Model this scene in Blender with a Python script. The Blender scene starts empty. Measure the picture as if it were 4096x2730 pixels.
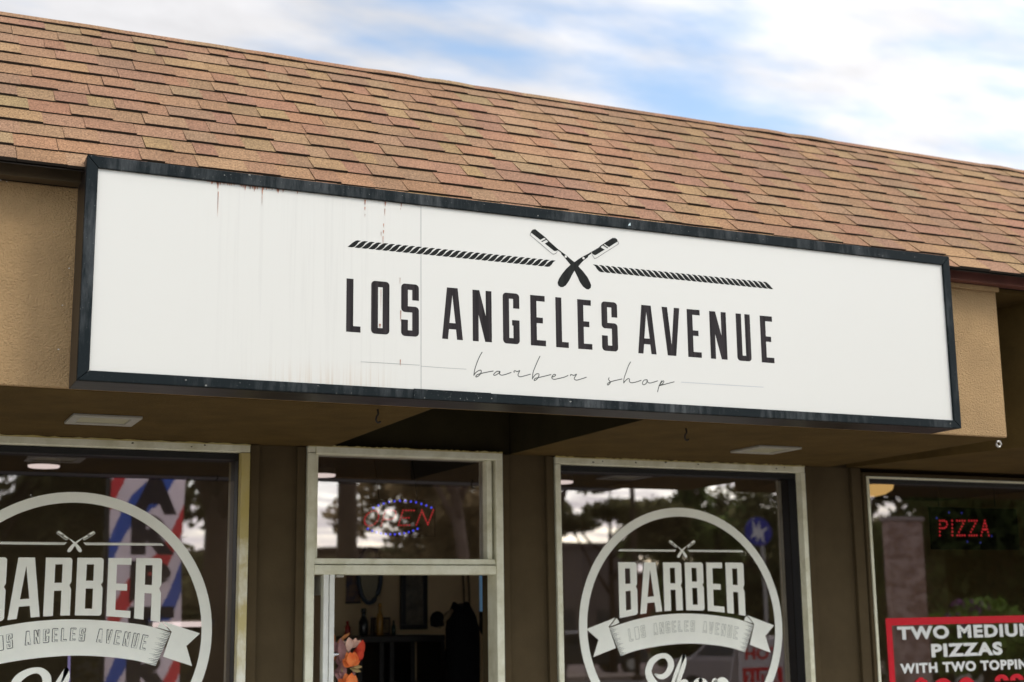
import bpy, bmesh, math, random
import numpy as np
from mathutils import Vector
R=math.radians
random.seed(7)
S=bpy.context.scene
COL=S.collection
H=1.85            # eye height above the pavement; everything below is written relative to the eye
# ------------------------------------------------------------------ camera
YAW,PIT,ROL,F=R(24.761),R(11.013),R(-.7526),5689.
Fw=np.array([math.sin(YAW)*math.cos(PIT),math.cos(YAW)*math.cos(PIT),math.sin(PIT)])
R0=np.array([math.cos(YAW),-math.sin(YAW),0.]);U0=np.cross(R0,Fw)
RX=R0*math.cos(ROL)+U0*math.sin(ROL);UP=-R0*math.sin(ROL)+U0*math.cos(ROL)
MC=np.array([RX,-UP,Fw])
def ray(x,y): return np.array([x-2048,y-1365,F])@MC
def onY(x,y,Y): r=ray(x,y);return r*Y/r[1]
def onZ(x,y,Z): r=ray(x,y);return r*Z/r[2]
cd=bpy.data.cameras.new('camera');cam=bpy.data.objects.new('camera',cd);COL.objects.link(cam)
from mathutils import Matrix
cam.matrix_world=Matrix(((RX[0],UP[0],-Fw[0],0),(RX[1],UP[1],-Fw[1],0),(RX[2],UP[2],-Fw[2],H),(0,0,0,1)))
cd.lens=50;cd.sensor_width=36;cd.clip_end=3000;cd.clip_start=.05
cd.dof.use_dof=True;cd.dof.focus_distance=5.5;cd.dof.aperture_fstop=2.7
S.camera=cam
# ------------------------------------------------------------------ world
SUNGLOW=4.2
SUN_EL,SUN_AZ=R(41),R(138)     # azimuth clockwise from +Y (into the shop)
sd=np.array([math.sin(SUN_AZ)*math.cos(SUN_EL),math.cos(SUN_AZ)*math.cos(SUN_EL),math.sin(SUN_EL)])
wd=bpy.data.worlds.new('World');S.world=wd;wd.use_nodes=True
nt=wd.node_tree;N=nt.nodes;L=nt.links
for n in list(N): N.remove(n)
def nn(t,**k):
    n=N.new(t)
    for a,b in k.items(): setattr(n,a,b)
    return n
out=nn('ShaderNodeOutputWorld');bg=nn('ShaderNodeBackground');bg.inputs[1].default_value=.1
L.new(bg.outputs[0],out.inputs[0])
sky=nn('ShaderNodeTexSky',sky_type='NISHITA');sky.sun_disc=False;sky.sun_elevation=SUN_EL;sky.sun_rotation=SUN_AZ
sky.dust_density=.6;sky.ozone_density=2.5
tc=nn('ShaderNodeTexCoord');sx=nn('ShaderNodeSeparateXYZ');L.new(tc.outputs['Generated'],sx.inputs[0])
def math_(op,a,b=None,c=None,clamp=False):
    m=nn('ShaderNodeMath',operation=op,use_clamp=clamp)
    for i,v in enumerate((a,b,c)):
        if v is None: continue
        if isinstance(v,(int,float)): m.inputs[i].default_value=v
        else: L.new(v,m.inputs[i])
    return m.outputs[0]
zc=math_('MAXIMUM',sx.outputs[2],.0);zc=math_('ADD',zc,.16)
px_=math_('DIVIDE',sx.outputs[0],zc);py_=math_('DIVIDE',sx.outputs[1],zc)
cb=nn('ShaderNodeCombineXYZ');L.new(px_,cb.inputs[0]);L.new(py_,cb.inputs[1])
mp=nn('ShaderNodeMapping');L.new(cb.outputs[0],mp.inputs[0]);mp.inputs['Rotation'].default_value=(0,0,R(62));mp.inputs['Scale'].default_value=(1.0,2.1,1)
mp.inputs['Location'].default_value=(3.1,.4,0)
n1=nn('ShaderNodeTexNoise');L.new(mp.outputs[0],n1.inputs[0]);n1.inputs['Scale'].default_value=1.25;n1.inputs['Detail'].default_value=4;n1.inputs['Roughness'].default_value=.48;n1.inputs['Distortion'].default_value=.25
n2=nn('ShaderNodeTexNoise');L.new(mp.outputs[0],n2.inputs[0]);n2.inputs['Scale'].default_value=5.2;n2.inputs['Detail'].default_value=5;n2.inputs['Roughness'].default_value=.5
cov=math_('ADD',n1.outputs[0],math_('MULTIPLY',math_('SUBTRACT',n2.outputs[0],.5),.85))
# openings in the cloud deck, each a direction in the sky
for (qx,qy,w,a) in ((1560,60,.08,.13),(1990,170,.06,.11),(3960,90,.08,.15),(4080,420,.05,.06),(2870,270,.06,.15),(1200,260,.05,.07),(2520,190,.05,.10),(3440,340,.045,.09),(3180,40,.05,.09),(2700,520,.04,.06)):
    d=ray(qx,qy);d=d/np.linalg.norm(d)
    dt=nn('ShaderNodeVectorMath',operation='DISTANCE');L.new(tc.outputs['Generated'],dt.inputs[0]);dt.inputs[1].default_value=tuple(d)
    k=math_('SUBTRACT',1.,math_('DIVIDE',dt.outputs['Value'],w*1.5),clamp=True)
    cov=math_('SUBTRACT',cov,math_('MULTIPLY',math_('SMOOTH_MIN',k,1.,.0),a))
for (qx,qy,w,a) in ((600,150,.16,.2),(3500,560,.10,.1),(2000,420,.07,.1),(3900,600,.09,.14),(2450,420,.05,.08),(1750,330,.05,.1)):
    d=ray(qx,qy);d=d/np.linalg.norm(d)
    dt=nn('ShaderNodeVectorMath',operation='DISTANCE');L.new(tc.outputs['Generated'],dt.inputs[0]);dt.inputs[1].default_value=tuple(d)
    k=math_('SUBTRACT',1.,math_('DIVIDE',dt.outputs['Value'],w*1.5),clamp=True)
    cov=math_('ADD',cov,math_('MULTIPLY',k,a))
cr=nn('ShaderNodeValToRGB');L.new(cov,cr.inputs[0])
cr.color_ramp.interpolation='EASE'
cr.color_ramp.elements[0].position=.14;cr.color_ramp.elements[0].color=(0,0,0,1)
cr.color_ramp.elements[1].position=.68;cr.color_ramp.elements[1].color=(1,1,1,1)
skm=nn('ShaderNodeMix',data_type='RGBA',blend_type='MULTIPLY');skm.inputs[0].default_value=1;L.new(sky.outputs[0],skm.inputs[6]);skm.inputs[7].default_value=(2.3,2.05,1.78,1)
mx=nn('ShaderNodeMix',data_type='RGBA');L.new(cr.outputs[0],mx.inputs[0]);L.new(skm.outputs[2],mx.inputs[6])
# thin clouds are greyer than thick ones
cc=nn('ShaderNodeMix',data_type='RGBA');L.new(cr.outputs[0],cc.inputs[0]);cc.inputs[6].default_value=(5.6,6.0,6.8,1);cc.inputs[7].default_value=(7.0,6.95,7.1,1)
n3=nn('ShaderNodeTexNoise');L.new(mp.outputs[0],n3.inputs[0]);n3.inputs['Scale'].default_value=3.1;n3.inputs['Detail'].default_value=6;n3.inputs['Roughness'].default_value=.55;n3.inputs['Distortion'].default_value=.4
rl=nn('ShaderNodeMapRange');L.new(n3.outputs[0],rl.inputs[0])
for i_,v_ in enumerate((.34,.62,.82,1.03)): rl.inputs[i_+1].default_value=v_
cm=nn('ShaderNodeVectorMath',operation='SCALE');L.new(cc.outputs[2],cm.inputs[0]);L.new(rl.outputs[0],cm.inputs['Scale'])
L.new(cm.outputs[0],mx.inputs[7])
# clouds on the sun's side of the sky are lit through and far brighter
dv=nn('ShaderNodeVectorMath',operation='DOT_PRODUCT');L.new(tc.outputs['Generated'],dv.inputs[0]);dv.inputs[1].default_value=tuple(sd)
gl=math_('MULTIPLY_ADD',math_('POWER',math_('MAXIMUM',math_('MULTIPLY_ADD',dv.outputs['Value'],.5,.22),0.),2.),SUNGLOW,1.)
# bright haze low down on the sun's side
hz=math_('MULTIPLY',math_('POWER',math_('SUBTRACT',1.,math_('ABSOLUTE',sx.outputs[2])),5.),math_('MAXIMUM',math_('MULTIPLY',sx.outputs[1],-1.),0.))
gl=math_('MULTIPLY_ADD',hz,1.3,gl)
fin=nn('ShaderNodeVectorMath',operation='SCALE');L.new(mx.outputs[2],fin.inputs[0]);L.new(gl,fin.inputs['Scale']);L.new(fin.outputs[0],bg.inputs[0])
sl=bpy.data.lights.new('sun','SUN');so=bpy.data.objects.new('sun',sl);COL.objects.link(so)
sl.energy=1.15;sl.angle=R(16);sl.color=(1,.95,.87)
so.rotation_euler=Vector(-sd).to_track_quat('-Z','Y').to_euler();so.location=(20,-20,40)
vs=S.view_settings;vs.view_transform='Standard';vs.look='None';vs.exposure=.27;vs.gamma=1
S.cycles.max_bounces=10;S.cycles.transparent_max_bounces=16;S.cycles.use_denoising=True
# ------------------------------------------------------------------ materials
MATS={}
def mat(name,col,rough=.6,spec=.4,metal=0,var=.0,vscale=8,vcol=None,bump=0,bscale=60,emit=0,stretch=None,detail=5,ramp=(.35,.65),coords='Object'):
    if name in MATS: return MATS[name]
    m=bpy.data.materials.new(name);m.use_nodes=True;MATS[name]=m
    nt=m.node_tree;b=nt.nodes['Principled BSDF']
    b.inputs['Base Color'].default_value=(*col,1);b.inputs['Roughness'].default_value=rough
    b.inputs['Specular IOR Level'].default_value=spec;b.inputs['Metallic'].default_value=metal
    if emit:
        b.inputs['Emission Color'].default_value=(*col,1);b.inputs['Emission Strength'].default_value=emit
    if var or bump:
        t=nt.nodes.new('ShaderNodeTexCoord')
        src=t.outputs[coords]
        if stretch:
            q=nt.nodes.new('ShaderNodeMapping');q.inputs['Scale'].default_value=stretch;nt.links.new(src,q.inputs[0]);src=q.outputs[0]
        if var:
            n=nt.nodes.new('ShaderNodeTexNoise');n.inputs['Scale'].default_value=vscale;n.inputs['Detail'].default_value=detail;n.inputs['Roughness'].default_value=.65
            nt.links.new(src,n.inputs[0])
            r=nt.nodes.new('ShaderNodeValToRGB');nt.links.new(n.outputs[0],r.inputs[0])
            r.color_ramp.elements[0].position=ramp[0];r.color_ramp.elements[1].position=ramp[1]
            c2=vcol or tuple(min(1,c*(1+var)) for c in col)
            c1=col if vcol else tuple(c*(1-var) for c in col)
            r.color_ramp.elements[0].color=(*c1,1);r.color_ramp.elements[1].color=(*c2,1)
            nt.links.new(r.outputs[0],b.inputs['Base Color'])
        if bump:
            n=nt.nodes.new('ShaderNodeTexNoise');n.inputs['Scale'].default_value=bscale;n.inputs['Detail'].default_value=3;n.inputs['Roughness'].default_value=.55
            nt.links.new(t.outputs['Object'],n.inputs[0])
            bp=nt.nodes.new('ShaderNodeBump');bp.inputs['Strength'].default_value=bump;bp.inputs['Distance'].default_value=.01
            nt.links.new(n.outputs[0],bp.inputs['Height']);nt.links.new(bp.outputs[0],b.inputs['Normal'])
    return m
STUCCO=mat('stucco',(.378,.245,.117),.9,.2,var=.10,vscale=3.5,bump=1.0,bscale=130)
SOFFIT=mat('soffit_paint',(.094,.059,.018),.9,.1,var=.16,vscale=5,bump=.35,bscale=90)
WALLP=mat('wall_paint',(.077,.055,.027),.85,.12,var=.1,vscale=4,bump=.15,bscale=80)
MAROON=mat('maroon_trim',(.15,.055,.04),.55,.3,var=.2,vscale=6)
SHADETRIM=mat('shaded_eave_trim',(.085,.06,.032),.6,.2,var=.2,vscale=6)  # left eave board: shade under the roof edge put into a darker colour
CREAM=mat('cream_frame_paint',(.60,.57,.38),.5,.4,var=.25,vscale=9,vcol=(.80,.78,.60),bump=.1,bscale=40,ramp=(.3,.6))
CREAMY=mat('yellowed_frame_paint',(.55,.46,.20),.5,.4,var=.25,vscale=7,vcol=(.82,.80,.66),bump=.1,bscale=40,stretch=(1,1,.5),ramp=(.4,.62))
def stained(m):   # yellow water stain down from the soffit, fading out half way
    nt_=m.node_tree;b_=nt_.nodes['Principled BSDF'];src=b_.inputs['Base Color'].links[0].from_socket
    t=nt_.nodes.new('ShaderNodeTexCoord');s_=nt_.nodes.new('ShaderNodeSeparateXYZ');nt_.links.new(t.outputs['Object'],s_.inputs[0])
    n=nt_.nodes.new('ShaderNodeTexNoise');n.inputs['Scale'].default_value=11;n.inputs['Detail'].default_value=5;nt_.links.new(t.outputs['Object'],n.inputs[0])
    a=nt_.nodes.new('ShaderNodeMath');a.operation='MULTIPLY_ADD';nt_.links.new(n.outputs[0],a.inputs[0]);a.inputs[1].default_value=.7;nt_.links.new(s_.outputs[2],a.inputs[2])
    k=nt_.nodes.new('ShaderNodeMapRange');nt_.links.new(a.outputs[0],k.inputs[0])
    for i_,v_ in enumerate((2.48,2.60,0,.85)): k.inputs[i_+1].default_value=v_
    x=nt_.nodes.new('ShaderNodeMix');x.data_type='RGBA';nt_.links.new(k.outputs[0],x.inputs[0]);nt_.links.new(src,x.inputs[6]);x.inputs[7].default_value=(.46,.36,.10,1);nt_.links.new(x.outputs[2],b_.inputs['Base Color'])
stained(CREAMY)
CHIP=mat('bare_chipped_spot',(.08,.06,.03),.8,.2)
ALU=mat('door_aluminium',(.78,.78,.70),.4,.5,var=.08,vscale=12)
BLACK=mat('black_rubber',(.012,.012,.012),.5,.3)
WHITE=mat('white_trim',(.36,.34,.28),.4,.4)
LENS=mat('lamp_lens',(.42,.39,.24),.35,.5)
VINYL=mat('window_vinyl',(.90,.90,.78),.55,.4,var=.04,vscale=5)
VDARK=mat('vinyl_cutout',(.06,.06,.05),.6,.2)
VGREY=mat('vinyl_cutout_faint',(.42,.43,.36),.6,.2)
INK=mat('sign_ink',(.021,.017,.017),.6,.12,var=.5,vscale=4,stretch=(22,1,.5))
INKB=mat('sign_ink_black',(.010,.011,.009),.6,.12,var=.4,vscale=4,stretch=(22,1,.5))
INKTHIN=mat('sign_ink_fine',(.06,.065,.055),.5,.3)
HAIR=mat('sign_hairline',(.22,.23,.22),.5,.3)
PALE=mat('sign_hairline_pale',(.40,.41,.42),.5,.3)
RUST=mat('rust_stain',(.36,.17,.11),.9,.1,var=.45,vscale=60)
IRON=mat('rusty_iron',(.03,.024,.018),.7,.3,var=.4,vscale=40)
REDV=mat('red_vinyl',(.62,.0,.012),.5,.3)
def glass_mat(name,fac,tint=(.8,.82,.8)):
    m=bpy.data.materials.new(name);m.use_nodes=True;MATS[name]=m
    nt=m.node_tree;nt.nodes.remove(nt.nodes['Principled BSDF']);o=nt.nodes['Material Output']
    t=nt.nodes.new('ShaderNodeBsdfTransparent');t.inputs[0].default_value=(*tint,1)
    g=nt.nodes.new('ShaderNodeBsdfGlossy');g.inputs['Roughness'].default_value=.012;g.inputs[0].default_value=(.72,.655,.645,1)
    x=nt.nodes.new('ShaderNodeMixShader')
    fr=nt.nodes.new('ShaderNodeFresnel');fr.inputs[0].default_value=1.5
    a=nt.nodes.new('ShaderNodeMath');a.operation='ADD';a.use_clamp=True;nt.links.new(fr.outputs[0],a.inputs[0]);a.inputs[1].default_value=fac-.04
    nt.links.new(a.outputs[0],x.inputs[0]);nt.links.new(t.outputs[0],x.inputs[1]);nt.links.new(g.outputs[0],x.inputs[2]);nt.links.new(x.outputs[0],o.inputs[0])
    # a faint wave, as in real panes
    tcn=nt.nodes.new('ShaderNodeTexCoord');n=nt.nodes.new('ShaderNodeTexNoise');n.inputs['Scale'].default_value=1.6;n.inputs['Detail'].default_value=1
    nt.links.new(tcn.outputs['Object'],n.inputs[0]);bp=nt.nodes.new('ShaderNodeBump');bp.inputs['Strength'].default_value=.02;bp.inputs['Distance'].default_value=.02
    nt.links.new(n.outputs[0],bp.inputs['Height']);nt.links.new(bp.outputs[0],g.inputs['Normal'])
    return m
GLASS=glass_mat('window_glass',.33,(.6,.6,.58))
GLASSP=glass_mat('shop_glass',.24,(.6,.58,.54))
def frame_black():
    m=mat('weathered_black_paint',(.010,.013,.014),.62,.08)
    nt=m.node_tree;b=nt.nodes['Principled BSDF'];t=nt.nodes.new('ShaderNodeTexCoord')
    q=nt.nodes.new('ShaderNodeMapping');q.inputs['Scale'].default_value=(26,26,5);nt.links.new(t.outputs['Object'],q.inputs[0])
    n=nt.nodes.new('ShaderNodeTexNoise');n.inputs['Scale'].default_value=1;n.inputs['Detail'].default_value=6;n.inputs['Roughness'].default_value=.7;nt.links.new(q.outputs[0],n.inputs[0])
    n3=nt.nodes.new('ShaderNodeTexNoise');n3.inputs['Scale'].default_value=3;n3.inputs['Detail'].default_value=2;nt.links.new(t.outputs['Object'],n3.inputs[0])
    am=nt.nodes.new('ShaderNodeMath');am.operation='MULTIPLY';nt.links.new(n.outputs[0],am.inputs[0]);nt.links.new(n3.outputs[0],am.inputs[1])
    r=nt.nodes.new('ShaderNodeValToRGB');nt.links.new(am.outputs[0],r.inputs[0])
    r.color_ramp.elements[0].position=.25;r.color_ramp.elements[0].color=(.009,.013,.014,1)
    r.color_ramp.elements[1].position=.46;r.color_ramp.elements[1].color=(.065,.07,.07,1)
    v=nt.nodes.new('ShaderNodeTexNoise');v.inputs['Scale'].default_value=210;v.inputs['Detail'].default_value=2;nt.links.new(t.outputs['Object'],v.inputs[0])
    r2=nt.nodes.new('ShaderNodeValToRGB');nt.links.new(v.outputs[0],r2.inputs[0]);r2.color_ramp.elements[0].position=.70;r2.color_ramp.elements[0].color=(0,0,0,1);r2.color_ramp.elements[1].position=.76;r2.color_ramp.elements[1].color=(1,1,1,1)
    x=nt.nodes.new('ShaderNodeMix');x.data_type='RGBA';nt.links.new(r2.outputs[0],x.inputs[0]);nt.links.new(r.outputs[0],x.inputs[6]);x.inputs[7].default_value=(.42,.42,.38,1)
    nt.links.new(x.outputs[2],b.inputs['Base Color'])
    bp=nt.nodes.new('ShaderNodeBump');bp.inputs['Strength'].default_value=.25;bp.inputs['Distance'].default_value=.004;nt.links.new(n.outputs[0],bp.inputs['Height']);nt.links.new(bp.outputs[0],b.inputs['Normal'])
    return m
FRAME=frame_black()
def panel_white():
    m=mat('sign_acrylic',(.612,.596,.532),.38,.4)
    nt=m.node_tree;b=nt.nodes['Principled BSDF'];t=nt.nodes.new('ShaderNodeTexCoord')
    q=nt.nodes.new('ShaderNodeMapping');q.inputs['Scale'].default_value=(55,1,1.1);nt.links.new(t.outputs['Object'],q.inputs[0])
    n=nt.nodes.new('ShaderNodeTexNoise');n.inputs['Scale'].default_value=1;n.inputs['Detail'].default_value=5;n.inputs['Roughness'].default_value=.7;nt.links.new(q.outputs[0],n.inputs[0])
    # dirt runs only in the band below the leaking stretch of the frame
    s=nt.nodes.new('ShaderNodeSeparateXYZ');nt.links.new(t.outputs['Object'],s.inputs[0])
    def mr(sock,a,b_,c,d):
        k=nt.nodes.new('ShaderNodeMapRange');k.interpolation_type='SMOOTHSTEP';nt.links.new(sock,k.inputs[0])
        for i,v in enumerate((a,b_,c,d)): k.inputs[i+1].default_value=v
        return k.outputs[0]
    def mul(a,b_):
        k=nt.nodes.new('ShaderNodeMath');k.operation='MULTIPLY'
        for i,v in enumerate((a,b_)):
            if isinstance(v,(int,float)): k.inputs[i].default_value=v
            else: nt.links.new(v,k.inputs[i])
        return k.outputs[0]
    OX,OZ=2.6,.8215
    band=mul(mr(s.outputs[0],1.0-OX,1.25-OX,0,1),mr(s.outputs[0],1.75-OX,1.95-OX,1,0))
    st=mul(mr(n.outputs[0],.48,.72,0,1),mul(band,.30))
    x=nt.nodes.new('ShaderNodeMix');x.data_type='RGBA';nt.links.new(st,x.inputs[0]);x.inputs[6].default_value=(.612,.596,.532,1);x.inputs[7].default_value=(.50,.48,.43,1)
    # brown grime creeping up from the lower trim
    low=mul(mul(mr(s.outputs[2],.86-OZ,.97-OZ,1,0),mul(mr(s.outputs[0],1.15-OX,1.5-OX,0,1),mr(s.outputs[0],1.7-OX,1.9-OX,1,0))),mr(n.outputs[0],.42,.7,0,.55))
    x2=nt.nodes.new('ShaderNodeMix');x2.data_type='RGBA';nt.links.new(low,x2.inputs[0]);nt.links.new(x.outputs[2],x2.inputs[6]);x2.inputs[7].default_value=(.5,.38,.26,1)
    nt.links.new(x2.outputs[2],b.inputs['Base Color'])
    return m
PANEL=panel_white()
def shingle_mat():
    m=mat('asphalt_shingle',(.3,.17,.11),.95,.15)
    nt=m.node_tree;b=nt.nodes['Principled BSDF']
    a=nt.nodes.new('ShaderNodeVertexColor');a.layer_name='tone'
    t=nt.nodes.new('ShaderNodeTexCoord')
    n=nt.nodes.new('ShaderNodeTexNoise');n.inputs['Scale'].default_value=150;n.inputs['Detail'].default_value=2;nt.links.new(t.outputs['Object'],n.inputs[0])
    r=nt.nodes.new('ShaderNodeValToRGB');nt.links.new(n.outputs[0],r.inputs[0])
    r.color_ramp.elements[0].position=.3;r.color_ramp.elements[0].color=(.52,.50,.49,1);r.color_ramp.elements[1].position=.7;r.color_ramp.elements[1].color=(1.48,1.48,1.46,1)
    x=nt.nodes.new('ShaderNodeMix');x.data_type='RGBA';x.blend_type='MULTIPLY';x.inputs[0].default_value=1
    nt.links.new(a.outputs[0],x.inputs[6]);nt.links.new(r.outputs[0],x.inputs[7])
    n2=nt.nodes.new('ShaderNodeTexNoise');n2.inputs['Scale'].default_value=1.7;n2.inputs['Detail'].default_value=4;nt.links.new(t.outputs['Object'],n2.inputs[0])
    r2=nt.nodes.new('ShaderNodeValToRGB');nt.links.new(n2.outputs[0],r2.inputs[0]);r2.color_ramp.elements[0].position=.35;r2.color_ramp.elements[0].color=(.88,.88,.88,1);r2.color_ramp.elements[1].position=.65;r2.color_ramp.elements[1].color=(1.1,1.08,1.05,1)
    x2=nt.nodes.new('ShaderNodeMix');x2.data_type='RGBA';x2.blend_type='MULTIPLY';x2.inputs[0].default_value=1
    nt.links.new(x.outputs[2],x2.inputs[6]);nt.links.new(r2.outputs[0],x2.inputs[7])
    nt.links.new(x2.outputs[2],b.inputs['Base Color'])
    bp=nt.nodes.new('ShaderNodeBump');bp.inputs['Strength'].default_value=.5;bp.inputs['Distance'].default_value=.003
    nt.links.new(n.outputs[0],bp.inputs['Height']);nt.links.new(bp.outputs[0],b.inputs['Normal'])
    return m
SHING=shingle_mat()
ASPH=mat('shingle_cut_edge',(.03,.024,.018),.9,.2)
# ------------------------------------------------------------------ object helpers
LOC={}
def link(name,me,m,parent=None):
    o=bpy.data.objects.new(name,me);COL.objects.link(o)
    if m is not None:
        for q in (m if isinstance(m,(list,tuple)) else [m]): me.materials.append(q)
    if parent is not None: o.parent=parent
    return o
def thing(name,label,cat,loc,group=None,kind=None):
    o=bpy.data.objects.new(name,None);COL.objects.link(o);o.empty_display_size=.1
    o.location=(loc[0],loc[1],loc[2]+H);LOC[o.name]=np.array(loc,float);tag(o,label,cat,group,kind);return o
def tag(o,label=None,cat=None,group=None,kind=None):
    for k,v in (('label',label),('category',cat),('group',group),('kind',kind)):
        if v: o[k]=v
    return o
def base(parent):
    p=parent;tot=np.array([0,0,-H])
    while p is not None:
        if p.name in LOC: return LOC[p.name]
        p=p.parent
    return tot
class MB:
    def __init__(s): s.v=[];s.f=[];s.mi=[];s.c=[]
    def add(s,vs,fs,mi=0,col=None):
        o=len(s.v);s.v+= [tuple(map(float,q)) for q in vs]
        for f in fs: s.f.append([i+o for i in f]);s.mi.append(mi);s.c.append(col)
    def box(s,x0,x1,y0,y1,z0,z1,mi=0):
        s.add([(x0,y0,z0),(x1,y0,z0),(x1,y1,z0),(x0,y1,z0),(x0,y0,z1),(x1,y0,z1),(x1,y1,z1),(x0,y1,z1)],
              [(0,3,2,1),(4,5,6,7),(0,1,5,4),(1,2,6,5),(2,3,7,6),(3,0,4,7)],mi);return s
    def quad(s,*p,mi=0,col=None): s.add(p,[tuple(range(len(p)))],mi,col);return s
    def tube(s,pts,rad,n=8,mi=0,cap=True):
        pts=[np.array(p,float) for p in pts];rad=[rad]*len(pts) if isinstance(rad,(int,float)) else rad
        rings=[]
        for i,p in enumerate(pts):
            t=pts[min(i+1,len(pts)-1)]-pts[max(i-1,0)];t=t/(np.linalg.norm(t)+1e-9)
            a=np.cross(t,[0,0,1]) if abs(t[2])<.9 else np.cross(t,[1,0,0]);a/=np.linalg.norm(a);b=np.cross(t,a)
            rings.append([p+rad[i]*(math.cos(2*math.pi*k/n)*a+math.sin(2*math.pi*k/n)*b) for k in range(n)])
        vs=[q for r in rings for q in r];fs=[]
        for i in range(len(pts)-1):
            for k in range(n): fs.append((i*n+k,i*n+(k+1)%n,(i+1)*n+(k+1)%n,(i+1)*n+k))
        if cap: fs+= [tuple(range(n))[::-1],tuple(range((len(pts)-1)*n,len(pts)*n))]
        s.add(vs,fs,mi);return s
    def lathe(s,c,prof,n=16,mi=0):  # prof: (r,z)
        vs=[(c[0]+r*math.cos(2*math.pi*k/n),c[1]+r*math.sin(2*math.pi*k/n),c[2]+z) for r,z in prof for k in range(n)]
        fs=[(i*n+k,i*n+(k+1)%n,(i+1)*n+(k+1)%n,(i+1)*n+k) for i in range(len(prof)-1) for k in range(n)]
        fs+=[tuple(range(n))[::-1],tuple(range((len(prof)-1)*n,len(prof)*n))];s.add(vs,fs,mi);return s
    def build(s,name,m,parent=None,smooth=False,bevel=0,recalc=True):
        b=base(parent);me=bpy.data.meshes.new(name)
        me.from_pydata([(v[0]-b[0],v[1]-b[1],v[2]-b[2]) for v in s.v],[],s.f)
        for p,i in zip(me.polygons,s.mi): p.material_index=i;p.use_smooth=smooth
        if any(c is not None for c in s.c):
            ca=me.color_attributes.new('tone','FLOAT_COLOR','CORNER')
            for p,c in zip(me.polygons,s.c):
                for li in p.loop_indices: ca.data[li].color=(*(c or (.05,.04,.03)),1)
        if recalc:
            bm=bmesh.new();bm.from_mesh(me);bmesh.ops.recalc_face_normals(bm,faces=bm.faces);bm.to_mesh(me);bm.free()
        o=link(name,me,m,parent)
        if bevel:
            q=o.modifiers.new('bevel','BEVEL');q.width=bevel;q.segments=2;q.limit_method='ANGLE';q.angle_limit=R(40)
        return o
def curve_mesh(loops=None,text=None,size=1,bold=0,space=1):
    """filled flat outlines -> (verts2d, faces)"""
    if text is not None:
        cu=bpy.data.curves.new('t','FONT');cu.body=text;cu.size=size;cu.offset=bold;cu.space_character=space
    else:
        cu=bpy.data.curves.new('t','CURVE');cu.dimensions='2D';cu.fill_mode='BOTH'
        for lp in loops:
            sp=cu.splines.new('POLY');sp.points.add(len(lp)-1);sp.use_cyclic_u=True
            for p,q in zip(sp.points,lp): p.co=(q[0],q[1],0,1)
    o=bpy.data.objects.new('t',cu);COL.objects.link(o)
    dg=bpy.context.evaluated_depsgraph_get();me=bpy.data.meshes.new_from_object(o.evaluated_get(dg))
    v=[(q.co.x,q.co.y) for q in me.vertices];f=[list(p.vertices) for p in me.polygons]
    bpy.data.objects.remove(o);bpy.data.curves.remove(cu);bpy.data.meshes.remove(me)
    return v,f
def arc(cx,cy,r,a0,a1,n=6): return [(cx+r*math.cos(R(a0+(a1-a0)*i/n)),cy+r*math.sin(R(a0+(a1-a0)*i/n))) for i in range(n+1)]
def spline(pts,n=7):
    P=[np.array(p,float) for p in pts];P=[2*P[0]-P[1]]+P+[2*P[-1]-P[-2]];o=[]
    for i in range(1,len(P)-2):
        for k in range(n):
            t=k/n;a,b,c,d=P[i-1:i+3]
            o.append(.5*((2*b)+(c-a)*t+(2*a-5*b+4*c-d)*t*t+(3*b-a-3*c+d)*t**3))
    o.append(P[-2]);return o
def ribbon(pts,w,n=7):
    """pts 2-D (or x,y,width) -> verts, faces of a flat pen stroke"""
    P=spline([p if len(p)==3 else (p[0],p[1],w) for p in pts],n);vs=[];fs=[]
    for i,p in enumerate(P):
        t=P[min(i+1,len(P)-1)][:2]-P[max(i-1,0)][:2];t=t/(np.linalg.norm(t)+1e-9);q=np.array([-t[1],t[0]])*p[2]/2
        vs+=[tuple(p[:2]+q),tuple(p[:2]-q)]
        if i: fs.append((2*i-2,2*i-1,2*i+1,2*i))
    for p in (P[0],P[-1]):
        o=len(vs);vs+=[(p[0]+p[2]/2*math.cos(2*math.pi*k/8),p[1]+p[2]/2*math.sin(2*math.pi*k/8)) for k in range(8)];fs.append(tuple(range(o,o+8)))
    return vs,fs
class Flat:
    """collects flat shapes on the plane Y=y (x to the right, z up)"""
    def __init__(s,y): s.y=y;s.m=MB()
    def put(s,v,f,fn=lambda x,y:(x,y),dy=0):
        s.m.add([(fn(*q)[0],s.y-dy,fn(*q)[1]) for q in v],f);return s
    def loops(s,lps,fn=lambda x,y:(x,y),dy=0): return s.put(*curve_mesh(lps),fn,dy)
    def build(s,name,m,parent,dx=0,dz=0):
        if dx or dz: s.m.v=[(a+dx,b,c+dz) for a,b,c in s.m.v]
        return s.m.build(name,m,parent,recalc=False)
def pxY(Y): return lambda x,y:(lambda r:(r[0],r[2]))(onY(x,y,Y))
def crop(ox,oy,s): return lambda x,y:(ox+x*s,oy+y*s)
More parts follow.
